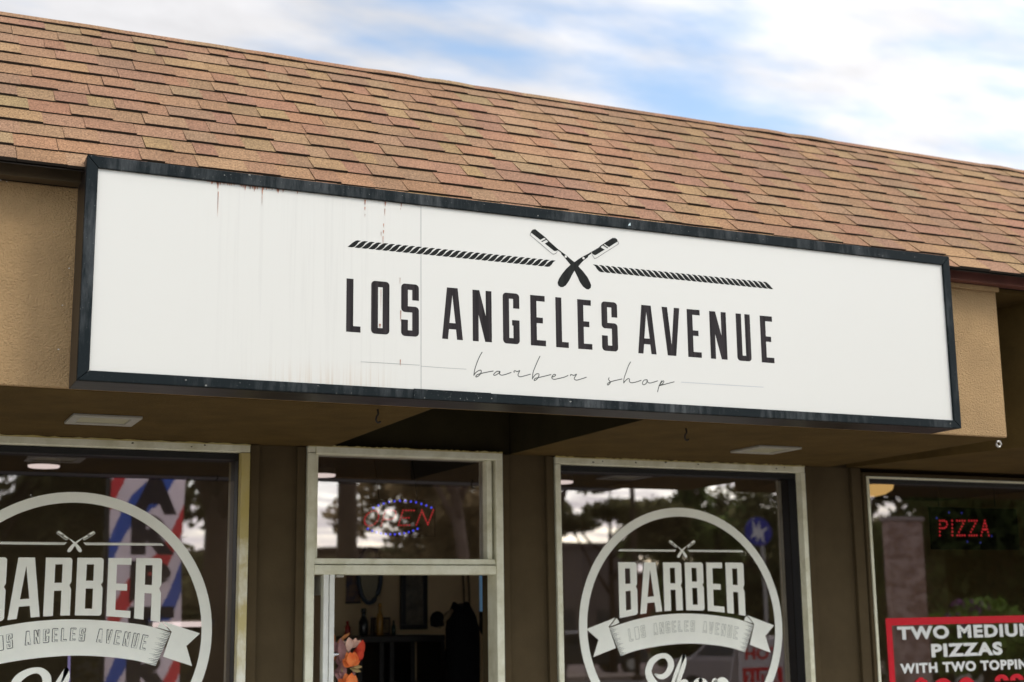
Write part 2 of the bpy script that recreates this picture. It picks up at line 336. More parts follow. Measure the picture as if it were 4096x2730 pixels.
# ------------------------------------------------------------------ condensed block letters (height 1, width w)
def glyph(ch,w,s,t,r):
    rr=lambda x0,y0,x1,y1,q:arc(x1-q,y1-q,q,0,90)+arc(x0+q,y1-q,q,90,180)+arc(x0+q,y0+q,q,180,270)+arc(x1-q,y0+q,q,270,360)
    if ch=='L': return [[(0,1),(s,1),(s,t),(w,t),(w,0),(0,0)]]
    if ch=='O': return [rr(0,0,w,1,r),[(s,t),(w-s,t),(w-s,1-t),(s,1-t)]]
    if ch=='U': return [[(0,1),(s,1),(s,t),(w-s,t),(w-s,1),(w,1)]+arc(w-r,r,r,0,-90)+arc(r,r,r,-90,-180)]
    if ch=='E': return [[(0,0),(0,1),(.96*w,1),(.96*w,1-t),(s,1-t),(s,.5+t*.55),(.82*w,.5+t*.55),(.82*w,.5-t*.45),(s,.5-t*.45),(s,t),(w,t),(w,0)]]
    if ch=='S':
        return [[(w,.69)]+arc(w-r,1-r,r,0,90)+arc(r,1-r,r,90,180)+arc(r,.455+r,r,180,270)+[(w-s,.455),(w-s,t),(s,t),(s,.31),(0,.31)]
                +arc(r,r,r,180,270)+arc(w-r,r,r,270,360)+arc(w-r,.57-r,r,0,90)+[(s,.57),(s,1-t),(w-s,1-t),(w-s,.69)]]
    if ch=='G':
        return [[(w,.70)]+arc(w-r,1-r,r,0,90)+arc(r,1-r,r,90,180)+arc(r,r,r,180,270)+arc(w-r,r,r,270,360)+[(w,.47),(.55*w,.47),(.55*w,.36),(w-s,.36),(w-s,t),(s,t),(s,1-t),(w-s,1-t),(w-s,.70)]]
    if ch=='A':
        l=s*.9
        return [[(0,0),(.24*w,1),(.76*w,1),(w,0),(w-l,0),(w-l-.05*w,.195),(l+.05*w,.195),(l,0)],[(.355*w,.315),(.645*w,.315),(.5*w,.86)]]
    if ch=='N': return [[(0,0),(0,1),(.36*w,1),(.69*w,.5),(.69*w,1),(w,1),(w,0),(.65*w,0),(.31*w,.52),(.31*w,0)]]
    if ch=='V': return [[(0,1),(.31*w,1),(.5*w,.22),(.69*w,1),(w,1),(.74*w,0),(.26*w,0)]]
    if ch=='B':
        return [[(0,0),(0,1)]+arc(w-r,1-r,r,90,0)+[(w,.585),(w*.93,.535),(w,.48)]+arc(w-r,r,r,0,-90),[(s,.60),(w-s,.60),(w-s,1-t),(s,1-t)],[(s,t),(w-s,t),(w-s,.465),(s,.465)]]
    if ch=='R':
        return [[(0,0),(0,1)]+arc(w-r,1-r,r,90,0)+[(w,.585),(w*.93,.52),(w,.45),(w,0),(w-s,0),(w-s,.43),(s,.43),(s,0)],[(s,.565),(w-s,.565),(w-s,1-t),(s,1-t)]]
# razors and rope of the emblem, traced on the sign face
SY=5.0
EM=lambda x,y:pxY(SY+.012)(*crop(2000,880,.2551)(x,y))
RAZ=[[(900,455),(1000,530),(1040,560),(1090,605),(1165,665),(1228,730),(1300,810),(1370,900),(1410,980),(1428,1030),(1420,1070),(1385,1095),(1350,1088),(1300,1050),(1250,980),(1215,900),(1165,800),(1105,710),(1040,630),(1000,580),(962,545),(955,520),(905,480)],
     [(760,340),(900,455),(905,480),(875,492),(845,490),(700,375)],[(480,200),(495,170),(520,152),(545,155),(700,280),(630,318)]]
RAZ2=[[(1430,505),(1360,545),(1310,570),(1240,610),(1165,665),(1105,705),(1040,765),(970,850),(920,930),(900,990),(915,1035),(950,1058),(990,1055),(1030,1030),(1080,960),(1120,880),(1165,800),(1228,730),(1275,675),(1320,630),(1370,595),(1385,565),(1430,530)],
      [(1430,505),(1565,425),(1640,470),(1500,553),(1475,553),(1445,535)],[(1632,378),(1770,290),(1800,285),(1830,305),(1845,340),(1707,430)]]
RSTR=[[(545,155),(700,280),(760,340),(905,470)],[(655,342),(725,308)]]
RSTR2=[[(1565,425),(1632,378),(1770,290)],[(1612,395),(1683,443)]]
RTH=[[(480,205),(470,235),(485,255),(640,385),(810,530),(835,540),(870,530),(895,500)],[(1848,345),(1855,375),(1840,390),(1660,505),(1500,605),(1470,595),(1442,550)]]
RIV=[(1027,578),(1305,605)]
def strand(p,h): return [(0,0),(.72*p,.62*h),(1.15*p,.92*h),(1.46*p,h),(1.94*p,.98*h),(1.57*p,.75*h),(1.27*p,.35*h),(.96*p,.08*h),(.6*p,-.02*h)]
# rope ends in sign metres
ra=EM(*[(q-o)/.2551 for q,o in zip((1390,988),(2000,880))]);rb=EM(870,625);rc=EM(1455,675);rd=EM(*[(q-o)/.2551 for q,o in zip((3092,1153),(2000,880))])
def emblem(fl,fn,thin,rivet_fl=None,sc=1):
    """draw razors and rope in sign metres through fn"""
    e=0
    for lp in RAZ+RAZ2: fl.loops([[EM(*q) for q in lp]],fn,e);e+=.00009
    for st in RSTR+RSTR2: fl.put(*ribbon([EM(*q) for q in st],.0042),fn,e);e+=.00009
    for st in RTH: fl.put(*ribbon([EM(*q) for q in st],thin),fn,e);e+=.00009
    z0=.5*(ra[1]+rb[1]+0)-.012
    n=31;h=.0295
    for i in range(n):
        p=(rb[0]-ra[0])/(n+.94);fl.loops([[(ra[0]+i*p+a,ZR+b) for a,b in strand(p,h)]],fn)
        p=(rd[0]-rc[0])/(n+.94);fl.loops([[(rd[0]-i*p-a,ZR+b) for a,b in strand(p,h)]],fn)
ZR=ra[1]-.0005
# ================================================================== the building
W=6.6;FY=5.214;ZS=.8204;GY=6.70
BX0,BX1=-4.5,10.5;XA,XB,XC,XD=2.06,3.03,5.035,5.30
bld=thing('shop_building','single storey tan stucco shop row with steep brown shingle roof','building',(2.5,6.6,-1.85))
# fascia: stucco beams hanging over the walk, with the walk-side returns
m=MB();m.box(BX0,XC,FY,FY+.0225,ZS+.0035,1.568);m.build('fascia',STUCCO,bld,bevel=.006)
m=MB();m.box(5.43,BX1,FY,FY+.0225,ZS+.0035,1.568);m.build('fascia',STUCCO,bld,bevel=.006)
m=MB();m.box(3.2,XC+.006,FY-.018,FY-.001,1.542,1.5675);m.build('fascia_lip',STUCCO,bld,bevel=.004)
# soffit boxes each side of the recess above the door
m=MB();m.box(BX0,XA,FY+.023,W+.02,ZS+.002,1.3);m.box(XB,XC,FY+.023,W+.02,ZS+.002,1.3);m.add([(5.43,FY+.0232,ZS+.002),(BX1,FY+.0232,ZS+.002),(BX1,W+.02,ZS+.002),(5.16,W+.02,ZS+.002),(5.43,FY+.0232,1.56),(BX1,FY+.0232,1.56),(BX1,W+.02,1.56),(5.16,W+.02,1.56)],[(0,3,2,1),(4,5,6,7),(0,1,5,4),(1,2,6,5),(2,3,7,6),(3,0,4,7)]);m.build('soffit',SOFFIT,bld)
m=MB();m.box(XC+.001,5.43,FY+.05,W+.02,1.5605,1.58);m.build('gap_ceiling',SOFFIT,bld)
m=MB();m.box(XA+.001,XB-.001,FY+.023,W+.02,1.3,1.32);m.box(XB-.004,XB-.0005,FY+.024,W+.012,ZS+.0025,1.299);m.box(XA+.0005,XA+.004,FY+.024,W+.012,ZS+.0025,1.299);m.box(XA+.005,XB-.005,W+.008,W+.0135,ZS+.006,1.299);m.build('recess_shade_lining',mat('recess_shade_paint',(.030,.024,.010),.9,.1,var=.15,vscale=4),bld)  # thin sheets in near-black colour, painting in the shade of the door recess
# walls and piers
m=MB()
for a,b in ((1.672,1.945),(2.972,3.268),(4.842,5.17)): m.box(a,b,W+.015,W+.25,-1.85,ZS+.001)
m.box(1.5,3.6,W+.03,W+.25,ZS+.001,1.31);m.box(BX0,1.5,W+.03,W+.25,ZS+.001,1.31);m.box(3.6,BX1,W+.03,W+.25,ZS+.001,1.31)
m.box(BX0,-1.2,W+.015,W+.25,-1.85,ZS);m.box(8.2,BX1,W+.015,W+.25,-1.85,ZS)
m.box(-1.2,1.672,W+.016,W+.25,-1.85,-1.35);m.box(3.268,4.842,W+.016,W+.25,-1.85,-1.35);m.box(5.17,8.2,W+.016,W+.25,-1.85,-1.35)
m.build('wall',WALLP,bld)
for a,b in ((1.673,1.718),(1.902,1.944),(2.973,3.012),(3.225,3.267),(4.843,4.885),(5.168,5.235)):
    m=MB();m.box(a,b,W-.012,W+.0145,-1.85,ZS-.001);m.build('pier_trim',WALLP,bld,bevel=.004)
# eave boards
m=MB();m.box(BX0,2.6,FY-.062,FY-.0005,1.569,1.66);m.build('eave_board',SHADETRIM,bld,bevel=.003)
m=MB();m.box(2.601,BX1,FY-.062,FY-.0005,1.569,1.66);m.build('eave_board',MAROON,bld,bevel=.003)
rn=random.Random(31);m=MB()
for k in range(28):
    x=rn.uniform(-.6,.66) if k<24 else rn.uniform(.55,.655);z=1.566-rn.random()**3*.03 if k<24 else rn.uniform(.9,1.5);r_=rn.uniform(.001,.0032)
    m.add([(x+r_*rn.uniform(.6,1.8)*math.cos(a),FY-.0012,z+r_*rn.uniform(.5,1.1)*math.sin(a)) for a in np.linspace(0,6.28,7)[:-1]],[tuple(range(6))])
m.build('bare_fleck',mat('bare_render_fleck',(.6,.56,.48),.9,.1),bld,recalc=False)
# ------------------------------------------------------------------ roof
EY,EZ,SL=FY-.165,1.5955,R(40.5)
dY,dZ=np.array([0,math.cos(SL),math.sin(SL)]),np.array([0,-math.sin(SL),math.cos(SL)])
LEN=1.592;NR=13;EXP=LEN/NR
rnd=random.Random(3)
wv=[(rnd.uniform(.5,2.2),rnd.uniform(0,6.28),rnd.uniform(.0006,.0016)) for _ in range(5)]
def wob(x,d): return sum(a*math.sin(f*x+p+d*1.7) for f,p,a in wv)
def rp(x,d,h): return np.array([x,EY,EZ])+dY*d+dZ*(h+wob(x,d))
TONES=[tuple(q*(.60*a+.40*b) for q,a,b in zip((1.0,1.035,.985),t,(.260,.148,.086))) for t in ((.240,.130,.083),(.246,.135,.085),(.276,.169,.095),(.290,.180,.099),(.262,.149,.088),(.232,.123,.080),(.256,.143,.086))]
m=MB();RX0,RX1=-2.2,9.6
for i in range(NR):
    x=RX0-rnd.uniform(0,.4);d0=i*EXP;d1=min((i+1)*EXP+.012,LEN)
    joint=rnd.uniform(.2,1.0);acc=0;prev=-1;raised=False
    while x<RX1:
        w=rnd.choice((.085,.105,.125,.14,.155,.17,.19));raised=not raised if rnd.random()<.85 else raised
        k=rnd.choice((0,0,1,1,2,3,4,5,6))
        while k==prev: k=rnd.randrange(7)
        prev=k;c=tuple(v*rnd.uniform(.94,1.06) for v in TONES[k])
        t0=.0110+rnd.uniform(0,.002) if raised else .0076;t1=.0022 if raised else .001
        dd=rnd.uniform(-.003,.003);x1=x+w
        gap=0
        acc+=w
        if acc>joint: gap=.0024;acc=0;joint=rnd.uniform(.85,1.0)
        ns=2
        for q in range(ns):
            xa=x+(x1-gap-x)*q/ns;xb=x+(x1-gap-x)*(q+1)/ns
            A,B=rp(xa,d0+dd,t0),rp(xb,d0+dd,t0);C,D=rp(xb,d1,t1),rp(xa,d1,t1)
            A0,B0=rp(xa,d0+dd+.002,-.004),rp(xb,d0+dd+.002,-.004)
            m.quad(A,B,C,D,col=c);m.quad(A0,B0,B,A,mi=1,col=(.02,.02,.02))
        a0,b0=rp(x,d0+dd+.002,-.004),rp(x,d1,-.004);m.quad(a0,rp(x,d0+dd,t0),rp(x,d1,t1),b0,col=tuple(v*.8 for v in c))
        a0,b0=rp(x1-gap,d0+dd+.002,-.004),rp(x1-gap,d1,-.004);m.quad(a0,rp(x1-gap,d0+dd,t0),rp(x1-gap,d1,t1),b0,mi=1 if gap else 0,col=tuple(v*.8 for v in c))
        x=x1
roof=m.build('roof',[SHING,ASPH],bld,recalc=False)
m=MB()
for k in range(40):
    xa=RX0+(RX1-RX0)*k/40;xb=RX0+(RX1-RX0)*(k+1)/40
    m.quad(rp(xa,0,-.012),rp(xb,0,-.012),rp(xb,LEN,-.012),rp(xa,LEN,-.012));m.quad(rp(xa,0.012,-.018),rp(xb,.012,-.018),rp(xb,LEN,-.018),rp(xa,LEN,-.018))
    m.quad(rp(xa,0,-.012),rp(xb,0,-.012),rp(xb,0.012,-.018),rp(xa,.012,-.018))
m.box(RX0,RX1,EY+LEN*math.cos(SL)+.03,9.0,1.9,2.55)
m.build('roof_deck',ASPH,bld,recalc=False)
m=MB();x=RX0
while x<RX1:      # cap shingles folded over the ridge, some curling up
    w=rnd.uniform(.24,.32);lift=rnd.choice((0,0,0,.001,.002,.005));c=tuple(v*rnd.uniform(.95,1.05) for v in rnd.choice(TONES))
    ns=4
    for q in range(ns):
        xa=x+w*q/ns;xb=x+w*(q+1)/ns;la=lift*math.sin(math.pi*q/ns);lb=lift*math.sin(math.pi*(q+1)/ns)
        f=LEN-.028
        m.quad(rp(xa,f,.012+la),rp(xb,f,.012+lb),rp(xb,LEN+.012,.014+lb),rp(xa,LEN+.012,.014+la),col=c)
        m.quad(rp(xa,f,.004+la),rp(xb,f,.004+lb),rp(xb,f,.012+lb),rp(xa,f,.012+la),mi=1,col=(.02,.02,.02))
        m.quad(rp(xa,LEN+.012,.014+la),rp(xb,LEN+.012,.014+lb),rp(xb,LEN+.10,-.10),rp(xa,LEN+.10,-.10),col=c)
    x+=w
m.build('ridge_cap',[SHING,ASPH],roof,recalc=False)
# ------------------------------------------------------------------ window frames
def ragged(x0,x1,z0,z1,y,amp,n,rn):   # caulk edge along the top of a frame
    q=[(x0+(x1-x0)*i/n,z1+rn.uniform(0,amp)) for i in range(n+1)];mm=MB()
    for a,b in zip(q,q[1:]): mm.quad((a[0],y,z0),(b[0],y,z0),(b[0],y,b[1]),(a[0],y,a[1]))
    return mm
def window(name,x0,x1,ztop,zbot,fw,glassm,hd=.036,left=True,right=True,my=CREAM,glass_name='glass',headm=CREAM):
    f=MB();f.box(x0,x1,W-.022,W+.03,ztop-hd,ztop)
    fr=f.build(name,headm,bld,bevel=.004)
    if left: s=MB();s.box(x0,x0+fw,W-.024,W+.03,zbot,ztop-hd-.001);s.build('jamb',my,fr,bevel=.004)
    if right: s=MB();s.box(x1-fw,x1,W-.024,W+.03,zbot,ztop-hd-.001);s.build('jamb',my,fr,bevel=.004)
    s=MB();s.box(x0,x1,W-.03,W+.10,zbot-.06,zbot-.001);s.build('sill',CREAM,fr,bevel=.004)
    s=MB();t=.016   # dark glazing bead behind the frame
    s.box(x0+fw,x1-fw,W+.031,GY-.002,ztop-hd-.03,ztop-hd-.004)
    if left: s.box(x0+fw-.004,x0+fw+t,W+.031,GY-.002,zbot,ztop-hd-.031)
    if right: s.box(x1-fw-t*.15,x1-fw+.004,W+.031,GY-.002,zbot,ztop-hd-.031)
    s.build('glazing_bead',BLACK,fr)
    g=MB();g.quad((x0+.01,GY,zbot),(x1-.01,GY,zbot),(x1-.01,GY,ztop-.01),(x0+.01,GY,ztop-.01));g.build(glass_name,glassm,fr,recalc=False)
    if headm is CREAM:
      rg=ragged(x0,x1,ztop-.004,ztop,W-.0235,.006,110,random.Random(int(x0*100)));rg.build('caulk_bead',CREAMY,fr,recalc=False)
    if headm is not CREAM: return fr
    c=MB();rn=random.Random(int(x1*77))
    for _ in range(7):
        cx=rn.uniform(x0+.05,x1-.05);cz=ztop-rn.uniform(.006,.022);r_=rn.uniform(.002,.005);c.add([(cx+r_*(1+rn.random())*math.cos(a),W-.0226,cz+r_*math.sin(a)) for a in np.linspace(0,6.28,8)[:-1]],[tuple(range(7))])
    c.build('paint_chip',CHIP,fr,recalc=False)
    return fr
wl=window('window_frame',-1.2,1.670,.8165,-1.35,.042,GLASS,my=CREAMY)
wr=window('window_frame',3.272,4.838,.8165,-1.35,.030,GLASS)
wp=window('window_frame',5.24,8.2,.795,-1.35,.022,GLASSP,hd=.022,my=WALLP,headm=WALLP)
s=MB();s.box(5.262,5.278,W-.03,W+.1,-1.35,.772);s.box(5.2785,8.1,W-.03,W+.1,.766,.7725);s.build('glazing_strip',CREAM,wp)
# ------------------------------------------------------------------ door frame, transom and open door
f=MB();f.box(1.948,1.988,W-.03,W+.09,-1.85,.79);f.box(2.93,2.97,W-.03,W+.09,-1.85,.79);df=f.build('door_frame',CREAM,bld,bevel=.004)
f=MB();f.box(1.9485,1.987,W-.026,W+.09,.791,.8225);f.box(1.989,2.969,W-.032,W+.09,.786,.8235);f.build('head',CREAM,df,bevel=.004)
f=MB();f.box(1.9885,2.005,W-.012,W+.085,.29,.785);f.box(2.888,2.916,W-.012,W+.085,.29,.785);f.box(1.9885,2.9295,W-.018,W+.085,.262,.2895);f.build('transom_stop',CREAM,df,bevel=.003)
f=MB();f.box(1.9885,2.9295,W-.026,W+.09,.213,.2585);f.build('transom_bar',CREAM,df,bevel=.004)
f=MB();f.quad((2.0,GY-.06,.28),(2.92,GY-.06,.28),(2.92,GY-.06,.79),(2.0,GY-.06,.79));f.build('transom_glass',GLASS,df,recalc=False)
ragged(1.95,2.968,.8195,.8235,W-.0335,.006,80,random.Random(5)).build('caulk_bead',CREAMY,df,recalc=False)
f=MB();f.box(2.10,2.135,W-.024,W+.02,.199,.2125);f.build('door_stop_bumper',WHITE,df,bevel=.003)
dr=MB();dr.box(2.037,2.0625,W-.02,W+.03,-1.83,.2265);dr.box(2.0655,2.0905,W-.022,W+.03,-1.83,.228);dr.box(2.05,2.085,W+.031,W+.9,-1.83,-1.65);dr.box(2.05,2.085,W+.031,W+.9,.12,.21);dr.box(2.05,2.085,W+.85,W+.9,-1.649,.119)
door=dr.build('door',ALU,bld,bevel=.003)
f=MB();f.box(2.0626,2.0654,W-.01,W+.03,-1.83,.22);f.build('weather_strip',BLACK,door)
f=MB();f.quad((2.067,W+.031,-1.64),(2.067,W+.85,-1.64),(2.067,W+.85,.12),(2.067,W+.031,.12));f.build('glass',GLASSP,door,recalc=False)
lx,_,lz=onY(1330,2620,W-.03);f=MB();f.tube([(2.091,W+.005,lz),(2.105,W+.005,lz)],.013,10);f.tube([(2.105,W+.005,lz),(2.122,W+.005,lz+.002)],.007,8);f.build('door_lock',mat('chrome',(.7,.7,.72),.15,.5,1),door,smooth=True)
# ------------------------------------------------------------------ window lettering
DY=GY-.004
DC=crop(2340,2130,.2805);DB=crop(2300,2080,.4145);DP=pxY(DY)
d_=lambda x,y:DP(*DC(x,y));b_=lambda x,y:DP(*DB(x,y))
# bottoms of BARBER follow the ribbon's arc
bp_=[d_(*q) for q in ((492,1225),(787,1168),(1133,1130),(1443,1112),(1705,1112),(1985,1145),(2288,1195))]
cf=np.polyfit([q[0] for q in bp_],[q[1] for q in bp_],2);ZT=np.mean([d_(*q)[1] for q in ((480,430),(920,430),(1500,428),(2100,430))])
LT=[('B',492,755,1225),('A',787,1100,1150),('R',1133,1395,1125),('B',1443,1705,1112),('E',1752,1990,1130),('R',2030,2288,1180)]
ringT=DP(2725,2032);ringL=DP(2314,2419);ringR=DP(3126,2441)
RC=((ringL[0]+ringR[0])/2,ringT[1]-(ringR[0]-ringL[0])/2);RR=(ringR[0]-ringL[0])/2
def decal(parent,dx,dz,faint):
    fl=Flat(DY)
    n=96;vs=[];fs=[]
    for i in range(n):
        a=2*math.pi*i/n;vs+=[(RC[0]+RR*math.cos(a),RC[1]+RR*math.sin(a)),(RC[0]+(RR-.048)*math.cos(a),RC[1]+(RR-.048)*math.sin(a))]
        j=(i+1)%n;fs.append((2*i,2*i+1,2*j+1,2*j))
    fl.put(vs,fs);fl.build('ring_decal',VINYL,parent,dx,dz)
    fl=Flat(DY-.001)
    for ch,a,b,yb in LT:
        xa,xb=d_(a,yb)[0],d_(b,yb)[0];w=xb-xa
        hgt=ZT-np.polyval(cf,(xa+xb)/2)
        def fn(x,y,xa=xa,w=w):
            X=xa+x*w;zb=np.polyval(cf,X);return (X,zb+(ZT-zb)*y)
        lps=[[(p[0]/.40,p[1]) for p in lp] for lp in glyph(ch,.40,.145 if ch!='A' else .125,.115,.05)]
        fl.loops(lps,fn)
    fl.build('lettering',VINYL,parent,dx,dz)
    fl=Flat(DY-.001)
    s0=(d_(2260,285)[0]-d_(470,300)[0])/(rd[0]-ra[0]);c0=EM(1165,740);c1=DP(2728,2205)
    emblem(fl,lambda x,y:(c1[0]+(x-c0[0])*s0,c1[1]+(y-c0[1])*s0),.006)
    fl.build('emblem_decal',VINYL,parent,dx,dz)
    # ribbon banner
    fl=Flat(DY-.002)
    up=spline([(330,1045),(450,1003),(600,960),(800,922),(1030,905),(1270,915),(1500,945),(1620,975),(1722,1015)],6)
    lo=spline([(1640,1280),(1500,1235),(1300,1205),(1080,1195),(840,1215),(600,1260),(440,1315)],6)
    ban=[b_(*q) for q in list(up)+list(lo)];fl.loops([ban])
    fl.loops([[b_(*q) for q in ((108,1055),(225,1160),(175,1325),(393,1238),(324,1032),(388,944))]])
    fl.loops([[b_(*q) for q in ((336,1030),(400,948),(428,990),(390,1012))]])
    fl.loops([[b_(*q) for q in ((1920,1020),(1835,1120),(1885,1282),(1684,1206),(1728,1006),(1662,922))]])
    fl.loops([[b_(*q) for q in ((1640,945),(1656,928),(1716,1000),(1632,972))]])
    fl.build('banner_decal',VINYL,parent,dx,dz)
    fl=Flat(DY-.003)
    for k in range(22):
        t=k/21
        a=np.array((332+t*106,1052+t*256.));e=np.array((60+20*math.sin(k*1.7),-14+10*t))
        q=np.array((4.,5.));P=[b_(*a),b_(*(a+e)),b_(*(a+np.array((2.3,6))))];fl.put(P,[(0,1,2)])
        a=np.array((1722-t*82,1018+t*258.));e=np.array((-64-18*math.sin(k*1.9),-16+8*t))
        P=[b_(*a),b_(*(a+np.array((-1.9,6)))),b_(*(a+e))];fl.put(P,[(0,1,2)])
    fl.build('banner_shading',VDARK,parent,dx,dz)
    # thin cut outlines of the street name, set along the ribbon
    fl=Flat(DY-.003);txt='LOS ANGELES AVENUE';n=len(txt);x0,x1=500,1590
    upc=np.polyfit([q[0] for q in up],[q[1] for q in up],2)
    for i,ch in enumerate(txt):
        if ch==' ': continue
        xc=x0+(x1-x0)*(i+.15)/n;w=(x1-x0)/n*.62
        for lp in glyph(ch,.40,.15,.12,.04)[:1]:
            pts=[]
            for (u,v) in lp:
                X=xc+u/.40*w;sl_=2*upc[0]*X+upc[1];yy=np.polyval(upc,X)
                hh=118-18*(1-abs(2*(i/n)-1));pts.append(b_(X+sl_*(1-v)*-60,yy+72+(1-v)*hh))
            k=len(pts)
            for a in range(k):
                p,q=np.array(pts[a]),np.array(pts[(a+1)%k])
                t=q-p;ln=np.linalg.norm(t)
                if ln<1e-5: continue
                nrm=np.array((-t[1],t[0]))/ln
                wd=.0032 if (nrm[0]<-.3 or nrm[1]>.3) else .0012
                if faint: wd=.0023
                o=nrm*wd/2;fl.put([tuple(p+o),tuple(p-o),tuple(q-o),tuple(q+o)],[(0,1,2,3)])
    fl.build('banner_lettering',VGREY if faint else VDARK,parent,dx,dz)
    # brush script below the ribbon
    fl=Flat(DY-.001);c6=crop(2500,2560,.2125);q6=lambda x,y:DP(*c6(x,y))
    k6=q6(1000,0)[0]-q6(0,0)[0];k6/=1000
    def rib(pts): 
        P=[(*q6(x,y),w*k6) for x,y,w in pts];fl.put(*ribbon(P,0,9))
    rib([(575,655,40),(640,690,70),(720,690,85),(800,630,98),(850,540,110),(865,470,118),(845,385,112),(780,315,92),(700,300,80),(600,335,92),(500,420,110),(448,540,118),(440,620,122),(480,740,135),(580,880,150),(690,1010,150),(750,1140,140),(730,1260,120),(640,1340,100),(520,1350,80),(430,1290,60)])
    rib([(890,1180,90),(900,900,92),(940,720,86),(1000,540,80),(1060,400,76),(1105,300,70)]);rib([(1105,300,70),(1110,400,95),(1085,520,95),(1030,680,90),(970,830,85),(930,1000,80)])
    rib([(990,900,60),(1060,810,75),(1140,800,90),(1160,880,95),(1120,1040,90),(1150,1160,70),(1230,1120,50)])
    a=[(1420+130*math.cos(R(t)),930+165*math.sin(R(t)),85) for t in range(-90,271,30)];rib(a)
    rib([(1640,860,50),(1670,790,80),(1700,780,85),(1690,950,95),(1640,1200,90),(1600,1450,80)]);a=[(1830+110*math.cos(R(t)),930+175*math.sin(R(t)),88) for t in range(-150,161,30)];rib(a)
    fl.build('script_lettering',VINYL,parent,dx,dz)
decal(wr,0,0,True)
c1=DP(2728,2205);c2=DP(300,2177);decal(wl,c2[0]-c1[0],c2[1]-c1[1],False)
# pizza offer on the right-hand window
PO=crop(3500,2450,.2533);pp=lambda x,y:DP(*PO(x,y))
O=np.array(pp(165,95));ex=np.array(pp(2353,48))-O;ex/=np.linalg.norm(ex);ez=np.array((-ex[1],ex[0]))
def pf(x,y): return tuple(O+ex*x+ez*y)
u=lambda x,y:(np.dot(np.array(pp(x,y))-O,ex),np.dot(np.array(pp(x,y))-O,ez))
fl=Flat(DY);bw=.042
for q in ((0,1.25,-bw,0),(0,bw,-1.25,-bw),(1.25-bw,1.25,-1.25,-bw),(0,1.25,-1.25-bw,-1.25)):
    fl.put([(q[0],q[2]),(q[1],q[2]),(q[1],q[3]),(q[0],q[3])],[(0,1,2,3)],pf)
fl.build('offer_border',REDV,wp)
def ptext(name,txt,a,b,top,bot,m):
    v,f=curve_mesh(text=txt,size=1,bold=.048,space=1.14)
    xs=[q[0] for q in v];ys=[q[1] for q in v];X0,X1,Y0,Y1=min(xs),max(xs),min(ys),max(ys)
    z0,z1=bot,top
    fl=Flat(DY-.001);fl.put(v,f,lambda x,y:pf(a+(x-X0)/(X1-X0)*(b-a),z0+(y-Y0)/(Y1-Y0)*(z1-z0)))
    return fl.build(name,m,wp)
l1=u(350,235);l2=u(440,435);sc=u(1345,300)[0]-u(345,300)[0]
ptext('offer_lettering','TWO MEDIUM',u(345,235)[0],u(2480,170)[0],u(350,225)[1],u(440,437)[1],mat('white_vinyl',(.78,.78,.72),.5,.3))
ptext('offer_lettering','PIZZAS',u(880,500)[0],u(2010,600)[0],u(1500,480)[1],u(1300,700)[1],MATS['white_vinyl'])
ptext('offer_lettering','WITH TWO TOPPINGS',u(390,810)[0],u(2660,800)[0],u(700,800)[1],u(600,968)[1],MATS['white_vinyl'])
ptext('price_lettering','$',u(600,1040)[0],u(840,1040)[0],u(720,1030)[1],u(720,1030)[1]-.17,REDV)
ptext('price_lettering','20',u(930,1040)[0],u(1600,1040)[0],u(1200,1035)[1],u(1200,1035)[1]-.20,REDV)
ptext('price_lettering','99',u(1885,1000)[0],u(2345,1000)[0],u(2100,978)[1],u(2100,978)[1]-.10,REDV)
# ------------------------------------------------------------------ rooms behind the glass
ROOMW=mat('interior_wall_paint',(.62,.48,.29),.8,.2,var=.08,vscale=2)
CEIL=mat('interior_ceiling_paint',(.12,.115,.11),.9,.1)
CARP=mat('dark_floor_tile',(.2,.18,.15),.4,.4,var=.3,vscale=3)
BK=9.75
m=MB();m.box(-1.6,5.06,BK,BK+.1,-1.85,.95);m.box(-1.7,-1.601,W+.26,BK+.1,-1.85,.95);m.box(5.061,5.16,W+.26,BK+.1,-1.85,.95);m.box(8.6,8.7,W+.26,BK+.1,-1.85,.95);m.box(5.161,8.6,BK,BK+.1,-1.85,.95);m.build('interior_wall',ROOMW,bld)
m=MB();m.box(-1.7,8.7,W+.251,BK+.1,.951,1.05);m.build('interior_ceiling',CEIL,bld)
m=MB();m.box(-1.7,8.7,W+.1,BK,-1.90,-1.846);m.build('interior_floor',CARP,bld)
# ================================================================== the shop sign
X0,X1,Z0,Z1=.659,4.560,.8215,1.6305
sg=thing('shop_sign','long white box sign in a weathered black frame, lettered LOS ANGELES AVENUE barber shop','sign',(2.6,5.1,Z0))
m=MB();m.box(X0,X1,SY+.02,FY-.003,Z0,Z1);m.build('cabinet',mat('cabinet_paint',(.022,.018,.016),.35,.25,var=.25,vscale=7,bump=.1,bscale=20),sg,bevel=.004)
b=.040;bt=.0435;bb=.036
pan=MB();sx_=pxY(SY+.012)(1684,1200)[0]
pan.box(X0+b-.004,sx_-.0012,SY+.0112,SY+.0195,Z0+bb-.003,Z1-bt+.003);pan.box(sx_+.0006,X1-b+.004,SY+.011,SY+.0195,Z0+bb-.003,Z1-bt+.003)
face=pan.build('face_panel',PANEL,sg)
def bar(p): # mitred trim bar, front polygon p (4 pts x,z)
    mm=MB();mm.add([(x,SY-.0,z) for x,z in p]+[(x,SY+.0199,z) for x,z in p],[(0,1,2,3),(7,6,5,4)]+[(i,(i+1)%4,(i+1)%4+4,i+4) for i in range(4)]);return mm
g=.0008
bar([(X0+g,Z1),(X1-g,Z1),(X1-b-g,Z1-bt),(X0+b+g,Z1-bt)]).build('frame_trim',FRAME,sg,bevel=.0025)
bar([(X0+g,Z0),(X1-g,Z0),(X1-b-g,Z0+bb),(X0+b+g,Z0+bb)]).build('frame_trim',FRAME,sg,bevel=.0025)
